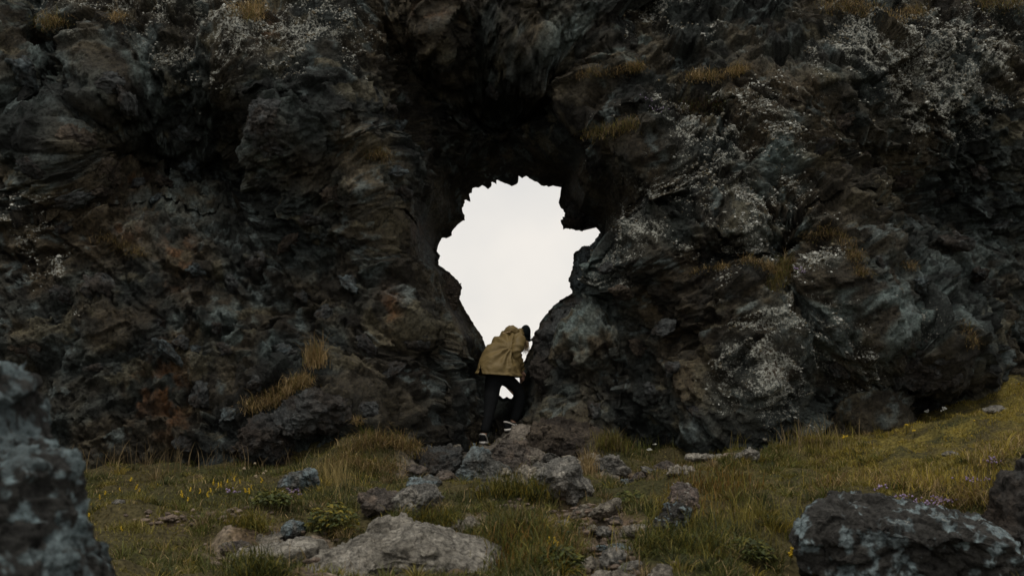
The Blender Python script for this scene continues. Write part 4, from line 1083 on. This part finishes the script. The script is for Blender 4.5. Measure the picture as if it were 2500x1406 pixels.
tuft('grass_tuft', 'tall rusty green clump at the bottom right of the broad slab', [(1210, 1350), (1260, 1330), (1310, 1330), (1340, 1370), (1290, 1390)], (.10, .22), 2200, [GREEN, DKGR, GREEN, RUST, OLIVE], (.2, 1.1), spread=.12, on='ground')
tuft('grass_tuft', 'low green clump hanging over the broad slab', [(960, 1290), (1010, 1280), (1060, 1285), (1100, 1290)], (.1, .22), 1500, [GREEN, OLIVE, DKGR, YELL * .6], (.4, 1.3), spread=.07, on='ground')
tuft('grass_tuft', 'dark green clump right of the path at the bottom', [(1560, 1350), (1620, 1350), (1680, 1345), (1730, 1350)], (.1, .22), 1800, [GREEN, DKGR, OLIVE], (.4, 1.4), spread=.10, on='ground')
tuft('grass_tuft', 'reddish-tipped grass behind the dark crusted stone', [(1670, 1200), (1710, 1190), (1760, 1195), (1800, 1205)], (.08, .2), 1100, [RUST, RUST * .6, OLIVE, GREEN], (.1, .9), spread=.12, on='ground')
tuft('grass_tuft', 'dry grass edge drooping over the lichen-patched boulder', [(2010, 1195), (2080, 1185), (2160, 1185), (2240, 1195), (2320, 1215), (2390, 1230)], (.12, .3), 1700, DRY + [YELL, OLIVE], (.5, 1.6), spread=.08, on='ground')
tuft('grass_tuft', 'yellowed grass lip above the dark rock at the right edge', [(2400, 1160), (2430, 1130), (2460, 1105), (2500, 1085)], (.1, .26), 1300, DRY + [YELL, YELL, OLIVE], (.4, 1.5), spread=.09, on='ground')
tuft('grass_tuft', 'dark grass clump in front of the low cracked slab at the lower left', [(560, 1400), (610, 1398), (650, 1405)], (.1, .2), 1100, [GREEN, DKGR, OLIVE], (.3, 1.2), spread=.08, on='ground')
tuft('grass_tuft', 'round grass clump above the low cracked slab', [(570, 1290), (600, 1285), (620, 1295)], (.1, .2), 800, [GREEN, OLIVE, YELL * .6], (.4, 1.3), spread=.07, on='ground')

# ------------------------------------------------------------------ leafy plants
def leafy(label, px, py, w_px, h_px, count, cols, size):
    g = ground_at(px, py)
    s_ = g[1] / FPX
    az = RNG.uniform(0, 6.28, count); r = np.sqrt(RNG.random(count)) * w_px * s_ * .5
    hh = RNG.uniform(.15, 1, count) * h_px * s_ * (1 - .5 * (r / (w_px * s_ * .5)) ** 2)
    c = np.stack([r * np.cos(az), r * np.sin(az) * .8, hh], 1)
    L = RNG.uniform(.6, 1.2, count) * size
    da = az + RNG.normal(0, .8, count); tilt = RNG.uniform(-.5, .5, count)
    d = np.stack([np.cos(da) * np.cos(tilt), np.sin(da) * np.cos(tilt), np.sin(tilt)], 1)
    sd_ = np.stack([-np.sin(da), np.cos(da), RNG.normal(0, .3, count)], 1)
    vs = [c - d * L[:, None] * .5, c + sd_ * L[:, None] * .3, c + d * L[:, None] * .5 - np.array([0, 0, .01]), c - sd_ * L[:, None] * .3, c + np.array([0, 0, .006])]
    Vv = np.stack(vs, 1).reshape(-1, 3); o_ = (np.arange(count) * 5)[:, None]
    T = np.concatenate([o_ + np.array([[a, b, 4]]) for (a, b) in ((0, 1), (1, 2), (2, 3), (3, 0))])
    cc = np.array(cols)[RNG.integers(0, len(cols), count)] * RNG.uniform(.7, 1.3, (count, 1))
    m = new_mesh('leaves', Vv, None, T, False); set_col(m, 'tint', np.repeat(cc, 5, 0))
    root = bpy.data.objects.new('leafy_plant', None); COL.objects.link(root); root.location = g
    tag(root, label, 'plant')
    link('leaves', m, M_GRASS, root)['kind'] = 'stuff'
    nb = max(8, count // 8)
    bb_ = np.zeros((nb, 3)); bb_[:, 0] = RNG.normal(0, w_px * s_ * .2, nb); bb_[:, 1] = RNG.normal(0, w_px * s_ * .15, nb)
    Sx = blades(bb_, RNG.uniform(.5, 1.0, nb) * h_px * s_, np.full(nb, .005), RNG.uniform(0, 6.28, nb), RNG.uniform(.1, .6, nb), np.tile(GREEN * 1.1, (nb, 1)), 3)
    link('stems', join_mesh('stems', [Sx]), M_GRASS, root)['kind'] = 'stuff'
LEAF = [np.array([.060, .075, .020]), np.array([.040, .050, .016]), np.array([.10, .10, .02])]
leafy('leafy green plant with yellow-tinged leaves below the brown crusty lump', 810, 1300, 130, 75, 330, LEAF + [np.array([.2, .16, .02])], .05)
leafy('broad-leaved green plant at the bottom between broad slab and path', 1370, 1400, 110, 70, 300, LEAF, .055)
leafy('dark leafy clump on the left beside the blue-topped boulder', 660, 1235, 110, 40, 240, LEAF, .05)
leafy('low leafy plant in the grass right of the flat tan stone', 1540, 1235, 90, 40, 200, LEAF, .045)
leafy('leafy clump against the left side of the lichen-patched boulder', 1830, 1370, 120, 60, 260, LEAF, .05)

# ------------------------------------------------------------------ flowers
M_YEL = plain_material('yellow_petals', (0.42, 0.28, 0.015), 0.6, 0.2, 50)
M_WPET = plain_material('white_petals', (0.62, 0.62, 0.58), 0.6, 0.1, 50)
M_PUR = plain_material('purple_petals', (0.22, 0.165, 0.27), 0.6, 0.3, 50)
M_SEED = plain_material('dry_seed_head', (0.26, 0.21, 0.14), 0.8, 0.3, 60)
M_STEM = plain_material('flower_stem', (0.045, 0.048, 0.014), 0.7, 0.3, 30)
def flower_mesh(name, kind, seed, h):
    r = np.random.default_rng(seed); bm = bmesh.new()
    def blob(c, s, mi):
        vv = bmesh.ops.create_icosphere(bm, subdivisions=1, radius=s, matrix=Matrix.Translation(c))['verts']
        for v in vv: v.co += Vector(r.normal(0, s * .2, 3))
        for f in {f for v in vv for f in v.link_faces}: f.material_index = mi
    vv = bmesh.ops.create_cone(bm, segments=5, radius1=.003, radius2=.002, depth=h, matrix=Matrix.Translation((0, 0, h / 2)))['verts']
    if kind == 'spike':
        for k in range(14):
            t = .5 + .5 * k / 14
            blob((r.normal(0, .008 * (1.2 - t)), r.normal(0, .008), h * t), .010 * (1.35 - .7 * t), 1)
    elif kind == 'disc':
        for k in range(7):
            a = k * 6.283 / 7
            vs = [bm.verts.new(q) for q in ((0, 0, h), (.02 * math.cos(a - .35), .02 * math.sin(a - .35), h + .004), (.028 * math.cos(a), .028 * math.sin(a), h + .002), (.02 * math.cos(a + .35), .02 * math.sin(a + .35), h + .004))]
            bm.faces.new(vs).material_index = 1
        blob((0, 0, h + .003), .009, 1)
    elif kind == 'umbel':
        for k in range(12):
            blob((r.normal(0, .014), r.normal(0, .014), h + r.normal(0, .007)), .009, 1)
    elif kind == 'seed':
        for k in range(9):
            d = r.normal(size=3); d /= np.linalg.norm(d)
            blob(Vector(d) * .010 + Vector((0, 0, h)), .009, 1)
    me = bpy.data.meshes.new(name); bm.to_mesh(me); bm.free()
    for p_ in me.polygons: p_.use_smooth = True
    return me
def flowers(name, label, group, kind, mat, spots, h, seed, cat='flower', scale=1.0, on='ground'):
    meshes = []
    for k in range(3):
        m = flower_mesh(name, kind, seed + k, h * (0.8 + .2 * k)); m.materials.append(M_STEM); m.materials.append(mat); meshes.append(m)
    made = []
    for i, (px, py) in enumerate(spots):
        o = bpy.data.objects.new(name, meshes[i % 3]); COL.objects.link(o)
        s_ = scale * RNG.uniform(.8, 1.25)
        P = surf(px, py)[0] if on == 'cliff' else quick_ground(px, py + h * s_ * FPX / 11 * .75)
        o.location = P; o.rotation_euler = (RNG.normal(0, .15), RNG.normal(0, .15), RNG.uniform(0, 6))
        o.scale = (s_,) * 3
        tag(o, label, cat, group); made.append(o)
    if len(made) > 1: ordinals(made, label)
ys = [(198, 1125), (235, 1150), (275, 1145), (265, 1170), (296, 1150), (313, 1147), (315, 1165), (325, 1147), (323, 1192), (340, 1193), (295, 1195), (385, 1190), (462, 1190), (490, 1200), (520, 1182), (515, 1195), (530, 1185), (540, 1190),
      (555, 1172), (571, 1170), (585, 1180), (600, 1195), (615, 1190), (448, 1210), (455, 1215), (505, 1210), (245, 1215), (255, 1200), (640, 1172), (610, 1205), (216, 1255), (300, 1295)]
flowers('flower_spike', 'small yellow flower spike at the foot of the left wall', 'yellow flower spikes at the foot of the left wall', 'spike', M_YEL, ys, .15, 700, scale=.52)
flowers('seed_head', 'round dry seed head on a stalk near the blue-topped boulder', 'dry seed heads near the blue-topped boulder', 'seed', M_SEED, [(616, 1132), (600, 1155), (598, 1165), (620, 1170), (640, 1168), (655, 1165), (617, 1225)], .2, 720, 'seed head', scale=.75)
flowers('white_flower', 'small white flower at the foot of the right wall', 'white flowers at the foot of the right wall', 'umbel', M_WPET, [(1564, 1066), (1592, 1079), (1598, 1090), (1590, 1095)], .14, 740, scale=.6)
flowers('white_flower', 'left tuft of white blossoms high on the right grass slope', None, 'umbel', M_WPET, [(2264, 1003)], .1, 744, scale=.9)
flowers('white_flower', 'right tuft of white blossoms high on the right grass slope', None, 'umbel', M_WPET, [(2306, 998)], .1, 745, scale=1.0)
flowers('yellow_flower', 'single yellow blossom on the right grass slope', 'yellow blossoms on the right grass slope', 'disc', M_YEL, [(2116, 1043), (2190, 991), (2212, 1044), (2232, 1049), (2170, 1025), (2371, 1069), (2330, 1122), (2374, 1030), (2382, 863), (2490, 935), (1693, 1078), (1812, 1097)], .09, 750, scale=.8)
flowers('yellow_flower', 'cluster of yellow blossoms on the tall plant under the right wall', None, 'umbel', M_YEL, [(2064, 1068)], .2, 760, scale=1.0)
flowers('yellow_flower', 'yellow bloom sprig at the left edge of the lichen-patched boulder', None, 'spike', M_YEL, [(1929, 1350)], .14, 761)
flowers('yellow_flower', 'tiny yellow bloom on the clump left of the angular boulder', 'yellow blooms on the green clump', 'spike', M_YEL, [(1292, 1172), (1288, 1180), (1298, 1176)], .1, 762, scale=.7)
flowers('yellow_flower', 'orange-yellow sprig in the rusty clump by the path', 'sprigs in the rusty clump', 'spike', M_YEL, [(1345, 1322), (1350, 1335), (1358, 1345)], .14, 763, scale=.8)
flowers('white_flower', 'small white flower at the top of the left wall', 'white flowers at the top of the left wall', 'umbel', M_WPET, [(575, 12), (588, 16), (608, 4), (650, 15)], .06, 770, scale=.5, on='cliff')

def thyme(label, spots, n_, spread, on='ground'):
    """mat of tiny purple blossoms"""
    pts = np.array([surf(x, y)[0] if on == 'cliff' else ground_at(x, y) for (x, y) in spots])
    base = pts.mean(0)
    n_ = int(n_ * .6)
    b = pts[RNG.integers(0, len(pts), n_)] + RNG.normal(0, spread, (n_, 3)) * np.array([1, .8, .25]) - base
    d, F = ico(1)
    Vv = (b + np.array([0, 0, .05]))[:, None] + d[None] * RNG.uniform(.005, .010, (n_, 1, 1))
    FF = (F[None] + (np.arange(n_) * len(d))[:, None, None]).reshape(-1, 3)
    m = new_mesh('blossoms', Vv.reshape(-1, 3), None, FF)
    root = bpy.data.objects.new('purple_flower_mat', None); COL.objects.link(root); root.location = base
    tag(root, label, 'flower')
    link('blossoms', m, M_PUR, root)['kind'] = 'stuff'
    S_ = blades(b[:n_ // 2], np.full(n_ // 2, .05), np.full(n_ // 2, .006), RNG.uniform(0, 6.28, n_ // 2), RNG.uniform(.1, .8, n_ // 2), np.tile(DKGR * 1.2, (n_ // 2, 1)), 2)
    link('stems', join_mesh('stems', [S_]), M_GRASS, root)['kind'] = 'stuff'
thyme('purple flower mat in the grass below the blue-topped boulder', [(712, 1215), (725, 1212)], 60, .04)
thyme('small purple flower mat left of the blue-topped boulder', [(560, 1215), (695, 1235)], 36, .035)
thyme('bright purple flower mat on top of the lichen-patched boulder', [(2260, 1250), (2290, 1240), (2310, 1245)], 110, .05)
thyme('small purple flower mat at the upper edge of the lichen-patched boulder', [(2150, 1205), (2210, 1230)], 45, .04)
thyme('purple flower mat near the yellowed lip at the right edge', [(2385, 1185), (2420, 1140)], 60, .05)
thyme('faint purple flower mat in the gully of the right wall', [(1945, 668), (1960, 674)], 40, .03, 'cliff')
thyme('faint purple flower mat on the bulge right of the hole', [(1605, 270), (1580, 250)], 40, .05, 'cliff')
#PART3
# ------------------------------------------------------------------ person bending over in the notch
PD = 13.9
def K(px, py, dd=0.0):
    return Vector(U(px, py, PD + dd))
person_base = K(1215, 1065, 0.0)

def skin_mesh(name, chain, edges, mat, root, parent, sub=2):
    vs = [(c[0] - person_base)[:] for c in chain]
    me = bpy.data.meshes.new(name); me.from_pydata(vs, edges, []); me.update()
    o = link(name, me, mat, parent)
    md = o.modifiers.new('Skin', 'SKIN'); md.use_smooth_shade = True; md.branch_smoothing = 0.6
    if not me.skin_vertices: 
        return o
    for i, c in enumerate(chain):
        r = c[1]; me.skin_vertices[0].data[i].radius = (r, r) if not isinstance(r, tuple) else r
        me.skin_vertices[0].data[i].use_root = (i == root)
    sb = o.modifiers.new('Subdivision', 'SUBSURF'); sb.levels = sub; sb.render_levels = sub
    return o

person = bpy.data.objects.new('person', None); COL.objects.link(person); person.location = person_base
tag(person, 'person in mustard brown jacket and black beanie bending over in the notch', 'person')

# bare body, one continuous surface under the clothes
B_ = []; E_ = []
def add(v, r, par=None):
    B_.append((v, r)); i = len(B_) - 1
    if par is not None: E_.append((par, i))
    return i
pel = add(K(1214, 908, .04), .125)
sp = add(K(1226, 876, .08), .12, pel); ch = add(K(1248, 840, .17), .125, sp); nk = add(K(1268, 820, .28), .055, ch)
hd = add(K(1279, 817, .33), .072, nk); ht = add(K(1284, 806, .36), .074, hd)
fc = add(K(1290, 822, .40), .05, hd)
nose = add(K(1294.5, 826, .43), .012, fc)
rs_ = add(K(1266, 830, .05), .055, ch); re_ = add(K(1262, 858, -.03), .045, rs_); rf = add(K(1267, 882, .02), .036, re_); rw = add(K(1274, 902, .10), .024, rf)
ls_ = add(K(1246, 830, .33), .055, ch); le_ = add(K(1252, 868, .42), .045, ls_); lf = add(K(1262, 892, .42), .036, le_); lw = add(K(1270, 908, .38), .024, lf)
for (wv, side) in ((rw, 1), (lw, -1)):
    p0 = B_[wv][0]
    palm = add(p0 + Vector((.010, .02, -.045)), (.030, .016), wv)
    for k, (L, dx) in enumerate([(.050, -.027), (.062, -.009), (.060, .009), (.046, .026)]):
        a = add(p0 + Vector((.012 + dx * .5, .035 + dx, -.078)), .0095, palm)
        b = add(p0 + Vector((.016 + dx * .5, .050 + dx, -.078 - L * .55)), .0085, a)
        add(p0 + Vector((.012 + dx * .5, .072 + dx, -.078 - L)), .007, b)
    a = add(p0 + Vector((.034, .0, -.050)), .010, palm); add(p0 + Vector((.048, .012, -.078)), .008, a)
lh = add(K(1200, 928, .0), .085, pel); lk = add(K(1197, 992, -.05), .055, lh); la = add(K(1181, 1060, -.12), .036, lk); lt = add(K(1182, 1072, -.02), .036, la)
rh = add(K(1236, 926, .10), .085, pel); rk = add(K(1269, 967, .16), .055, rh); ra = add(K(1252, 1032, .12), .036, rk); rt = add(K(1262, 1041, .18), .034, ra)
skin_mesh('body', B_, E_, M_SKIN, pel, person, 2)

# trousers
B_ = []; E_ = []
pel = add(K(1213, 910, .04), (.165, .15))
up_ = add(K(1218, 890, .05), .14, pel)
lh = add(K(1199, 930, .0), .118, pel); lm = add(K(1201, 962, -.02), .105, lh); lk = add(K(1196, 996, -.05), .078, lm); lc_ = add(K(1188, 1030, -.09), .068, lk); la = add(K(1181, 1059, -.12), .056, lc_)
rh = add(K(1240, 926, .09), .112, pel); rm = add(K(1260, 944, .13), .088, rh); rk = add(K(1270, 966, .16), .080, rm); rc = add(K(1264, 1003, .15), .070, rk); ra = add(K(1254, 1031, .12), .055, rc)
skin_mesh('trousers', B_, E_, M_BLACK, pel, person, 2)

# jacket shell
RINGS = [((1163, 914), (1273, 921), .02, .205), ((1166, 900), (1271, 905), .02, .205), ((1170, 884), (1267, 887), .03, .20), ((1176, 870), (1265, 870), .05, .19), ((1184, 855), (1268, 853), .08, .185),
         ((1196, 839), (1276, 838), .14, .17), ((1210, 825), (1281, 826), .20, .15), ((1227, 813), (1281, 815), .26, .12), ((1248, 804), (1277, 806), .30, .075), ((1260, 801), (1273, 803), .31, .035)]
def ring_at(t):
    t = min(max(t, 0), len(RINGS) - 1.0001); i = int(t); f = t - i
    def P(k):
        k = min(max(k, 0), len(RINGS) - 1); a, b, dd, hd_ = RINGS[k]
        return np.array([*a, *b, dd, hd_])
    p0, p1, p2, p3 = P(i - 1), P(i), P(i + 1), P(i + 2)
    return 0.5 * (2 * p1 + (p2 - p0) * f + (2 * p0 - 5 * p1 + 4 * p2 - p3) * f * f + (3 * p1 - p0 - 3 * p2 + p3) * f ** 3)
NR, NS = 84, 110
JV = np.zeros((NR, NS, 3))
ph = np.linspace(0, 2 * math.pi, NS, endpoint=False)
for i in range(NR):
    q = ring_at(i / (NR - 1) * (len(RINGS) - 1))
    Lp, Rp = U(q[0], q[1], PD + q[4]), U(q[2], q[3], PD + q[4])
    c = (Lp + Rp) / 2; ax = (Rp - Lp) / 2
    cs = np.sign(np.cos(ph)) * np.abs(np.cos(ph)) ** .85; sn = np.sign(np.sin(ph)) * np.abs(np.sin(ph)) ** .85
    JV[i] = c + cs[:, None] * ax + sn[:, None] * np.array([0, q[5], 0])
JV = JV.reshape(-1, 3)
jq = []
for i in range(NR - 1):
    a = np.arange(NS); b = (a + 1) % NS
    jq.append(np.stack([i * NS + a, i * NS + b, (i + 1) * NS + b, (i + 1) * NS + a], 1))
jq = np.concatenate(jq)
JN = normals(JV, jq)
if (JN * (JV - JV.mean(0))).sum(1).mean() < 0: JN = -JN
jx, jy = PX(JV)
# creases fan out of the armpit, more wrinkles near the hem
dx_, dy_ = jx - 1249, jy - 848
rr_ = np.hypot(dx_, dy_); aa_ = np.arctan2(dy_, dx_)
nz = fbm(JV * 9, 810, 3)
fold = np.sin(aa_ * 12 + 2.2 * nz + rr_ * .03) * np.exp(-((rr_ - 28) / 34) ** 2) * .020
fold += (np.abs(np.sin(jx * .20 - jy * .10 + 4 * nz)) - .6) * .010 * sstep(880, 912, jy)
fold += .012 * ridged(JV * np.array([5, 5, 9]), 811, 3) + .010 * fbm(JV * 5, 812, 3)
hemband = sstep(905, 907, jy - (jx - 1163) * .06) 
fold += np.where(jy - (jx - 1163) * .06 > 906.5, .007, 0) * np.cos((jy - (jx - 1163) * .06 - 910.5) / 4.5 * 1.4)
JV = JV + JN * fold[:, None]
jc = JV[jq].mean(1); cxq, cyq = PX(jc)
def tri_in(x, y, A, B, C_):
    s1 = (B[0] - A[0]) * (y - A[1]) - (B[1] - A[1]) * (x - A[0]); s2 = (C_[0] - B[0]) * (y - B[1]) - (C_[1] - B[1]) * (x - B[0]); s3 = (A[0] - C_[0]) * (y - C_[1]) - (A[1] - C_[1]) * (x - C_[0])
    return ((s1 > 0) & (s2 > 0) & (s3 > 0)) | ((s1 < 0) & (s2 < 0) & (s3 < 0))
cut = tri_in(cxq, cyq, (1172.5, 889), (1165.5, 922), (1179.5, 922)) & (jc[:, 1] < PD + .1)
me = new_mesh('jacket', JV - np.array(person_base), jq[~cut])
jk = link('jacket', me, M_JACKET, person)
sm = jk.modifiers.new('Solidify', 'SOLIDIFY'); sm.thickness = .008; sm.offset = -1
def tube(name, pts, mat, parent, nseg=40, nsd=28, wr=0.0, seed=0, rel=None, flat=1.0):
    P = np.array([np.array(a) for a, r in pts]); R = np.array([r for a, r in pts])
    t = np.linspace(0, len(P) - 1.0001, nseg); i = t.astype(int); f = (t - i)[:, None]
    g = lambda A, k: A[np.clip(k, 0, len(A) - 1)]
    C0 = .5 * (2 * g(P, i) + (g(P, i + 1) - g(P, i - 1)) * f + (2 * g(P, i - 1) - 5 * g(P, i) + 4 * g(P, i + 1) - g(P, i + 2)) * f ** 2 + (3 * g(P, i) - g(P, i - 1) - 3 * g(P, i + 1) + g(P, i + 2)) * f ** 3)
    rr = np.interp(t, np.arange(len(R)), R)
    T = np.gradient(C0, axis=0); T /= np.linalg.norm(T, axis=1, keepdims=True)
    a = np.cross(T, np.array([0.0, 1, 0])); a /= np.maximum(np.linalg.norm(a, axis=1, keepdims=True), 1e-6); b = np.cross(T, a)
    th = np.linspace(0, 2 * math.pi, nsd, endpoint=False)
    V = C0[:, None] + rr[:, None, None] * (np.cos(th)[None, :, None] * a[:, None] + flat * np.sin(th)[None, :, None] * b[:, None])
    if wr:
        off = wr * (np.sin(t[:, None] * 9 + 2.5 * np.sin(th + seed)[None] + 3 * fbm(V.reshape(-1, 3) * 8, 820 + seed, 2).reshape(nseg, nsd)))
        V = V + off[:, :, None] * (np.cos(th)[None, :, None] * a[:, None] + np.sin(th)[None, :, None] * b[:, None])
    V = V.reshape(-1, 3); q = []
    for k in range(nseg - 1):
        u = np.arange(nsd); v = (u + 1) % nsd
        q.append(np.stack([k * nsd + u, k * nsd + v, (k + 1) * nsd + v, (k + 1) * nsd + u], 1))
    c0, c1 = len(V), len(V) + 1
    V = np.concatenate([V, [C0[0]], [C0[-1]]]); u = np.arange(nsd); v = (u + 1) % nsd
    tr = np.concatenate([np.stack([np.full(nsd, c0), v, u], 1), np.stack([np.full(nsd, c1), (nseg - 1) * nsd + u, (nseg - 1) * nsd + v], 1)])
    base_ = np.array(person_base if rel is None else rel)
    return link(name, new_mesh(name, V - base_, np.concatenate(q), tr), mat, parent)
tube('sleeve', [(K(1256, 822, .08), .045), (K(1267, 829, .03), .080), (K(1265, 845, -.05), .078), (K(1260, 858, -.07), .068), (K(1265, 876, -.03), .055), (K(1271, 892, .05), .043), (K(1274.5, 903, .10), .034)], M_JACKET, person, 70, 36, .0065, 1)
tube('sleeve', [(K(1244, 824, .30), .06), (K(1246, 835, .36), .07), (K(1251, 866, .43), .06), (K(1260, 890, .43), .05), (K(1268, 904, .39), .04)], M_JACKET, person, 40, 24, .005, 2)
# hood lying on the shoulders: a thick folded collar shape
d, F = ico(5)
hv = d * np.array([.108, .105, .060]); hv[:, 2] -= .030 * np.clip(hv[:, 0] / .1, -1, 1) ** 2
hv += d * (.012 * ridged(d * 2.2 + 4, 830, 3))[:, None]
hv[:, 2] += .18 * hv[:, 0] * np.where(hv[:, 0] < 0, .9, -.2)
hood = link('hood', new_mesh('hood', hv, None, F), M_JACKET, person); hood.location = K(1248, 806.5, .20) - person_base
# seam piping across the shoulders
tube('piping', [(K(1228, 813.5, .10), .004), (K(1240, 810.5, .095), .004), (K(1254, 807, .115), .004), (K(1268, 805.5, .16), .004)], M_HAIR, jk, 30, 8)
# beanie and hair
d, F = ico(5)
bv = d * np.array([.064, .082, .098])
bv += d * (.003 * np.sin(np.arctan2(d[:, 1], d[:, 0]) * 26))[:, None]
bv[:, 0] += np.where(bv[:, 2] < 0, -bv[:, 2] * .22, 0)
bn = link('beanie', new_mesh('beanie', bv, None, F), M_WOOL, person); bn.location = K(1282.5, 812, .34) - person_base; bn.rotation_euler = (0, math.radians(8), 0)
tube('beanie_cuff', [(Vector((-.055, 0, -.060)), .022), (Vector((0, -.055, -.075)), .022), (Vector((.065, 0, -.085)), .022), (Vector((0, .055, -.075)), .022), (Vector((-.055, 0, -.060)), .022)], M_WOOL, bn, 40, 12, 0, 0, (0, 0, 0))
hb = []; nh = 170
hx = RNG.uniform(1279, 1289, nh); hy0 = RNG.uniform(829, 836, nh); hdp = RNG.uniform(.27, .42, nh); hl = RNG.uniform(.09, .17, nh)
roots = np.array([K(a, b, c)[:] for a, b, c in zip(hx, hy0, hdp)]) - np.array(person_base)
HV = []; HQ = []; k0 = 0
for k in range(nh):
    sway = RNG.normal(.0, .018); w_ = RNG.uniform(.002, .0045); az = RNG.uniform(0, 3.14)
    for m in range(6):
        t = m / 5; c = roots[k] + np.array([sway * t + .008 * math.sin(t * 5 + k), .01 * math.sin(t * 4 + k * 2), -hl[k] * t])
        e = np.array([math.cos(az), math.sin(az), 0]) * w_ * (1.1 - t)
        HV += [c - e, c + e]
    HQ += [[k0 + 2 * m, k0 + 2 * m + 1, k0 + 2 * m + 3, k0 + 2 * m + 2] for m in range(5)]; k0 += 12
hr = link('hair', new_mesh('hair', np.array(HV), np.array(HQ)), M_HAIR, person); hr['kind'] = 'stuff'

# shoes
def shoe(loc, yaw, pitch, label):
    r = bpy.data.objects.new('shoe', None)
    me_parts = []
    # outline sections along the length: x forward
    secs = [(-.115, .022, .030, .085), (-.105, .034, .0, .095), (-.07, .038, .0, .098), (-.02, .037, .0, .088), (.04, .041, .0, .066), (.09, .045, .0, .052), (.13, .042, .0, .042), (.155, .028, .004, .032), (.165, .008, .010, .022)]
    NA = 20; vv = []
    for (x, hw, z0, z1) in secs:
        for k in range(NA):
            a = 2 * math.pi * k / NA
            cy = math.copysign(abs(math.cos(a)) ** .7, math.cos(a)); sz = math.copysign(abs(math.sin(a)) ** .7, math.sin(a))
            top = .62 if sz > 0 else 1.0
            vv.append((x, hw * cy * (1 - .32 * max(0, sz)), (z0 + z1) / 2 + (z1 - z0) / 2 * sz + .018))
    fq = []
    for i in range(len(secs) - 1):
        for k in range(NA):
            fq.append([i * NA + k, i * NA + (k + 1) % NA, (i + 1) * NA + (k + 1) % NA, (i + 1) * NA + k])
    vv = np.array(vv); n0 = len(vv)
    vv = np.concatenate([vv, [vv[:NA].mean(0)], [vv[-NA:].mean(0)]])
    tr = [[n0, (k + 1) % NA, k] for k in range(NA)] + [[n0 + 1, (len(secs) - 1) * NA + k, (len(secs) - 1) * NA + (k + 1) % NA] for k in range(NA)]
    up_o = link('shoe', new_mesh('shoe', vv, np.array(fq), np.array(tr)), M_BLACK, person)
    up_o.modifiers.new('Subdivision', 'SUBSURF').render_levels = 2
    up_o.location = loc - person_base; up_o.rotation_euler = (0, pitch, yaw)
    up_o['label'] = label
    # sole
    ol = [(-.118, 0), (-.112, .024), (-.09, .037), (-.03, .040), (.04, .045), (.10, .048), (.145, .038), (.168, .016), (.172, 0)]
    ol = ol + [(x, -y) for x, y in ol[-2:0:-1]]
    n_ = len(ol); sv = np.array([(x, y, 0) for x, y in ol] + [(x * 1.01, y * 1.03, .013) for x, y in ol] + [(x, y * .98, .027) for x, y in ol])
    sqd = [[i * n_ + k, i * n_ + (k + 1) % n_, (i + 1) * n_ + (k + 1) % n_, (i + 1) * n_ + k] for i in range(2) for k in range(n_)]
    cb, ct = len(sv), len(sv) + 1; sv = np.concatenate([sv, [[.02, 0, 0]], [[.02, 0, .027]]])
    stt = [[cb, (k + 1) % n_, k] for k in range(n_)] + [[ct, 2 * n_ + k, 2 * n_ + (k + 1) % n_] for k in range(n_)]
    link('sole', new_mesh('sole', sv, np.array(sqd), np.array(stt)), M_WHITE, up_o)
    # white band arching over the heel and down both sides
    tube('heel_band', [(Vector((.055, .044, .03)), .005), (Vector((-.02, .043, .075)), .008), (Vector((-.085, .032, .105)), .010), (Vector((-.112, 0, .112)), .011), (Vector((-.085, -.032, .105)), .010), (Vector((-.02, -.043, .075)), .008), (Vector((.055, -.044, .03)), .005)], M_WHITE, up_o, 50, 10, 0, 0, (0, 0, 0))
    for sgn in (1, -1):
        tube('stripe', [(Vector((.02, sgn * .040, .075)), .005), (Vector((.045, sgn * .043, .05)), .006), (Vector((.06, sgn * .046, .028)), .005)], M_WHITE, up_o, 16, 8, 0, 0, (0, 0, 0))
shoe(K(1180, 1083, -.14), math.radians(82), 0.0, 'black shoe with white heel band, heel turned to the viewer')
shoe(K(1253, 1050, .10), math.radians(28), math.radians(-6), 'black shoe with white sole, stepping up to the right')
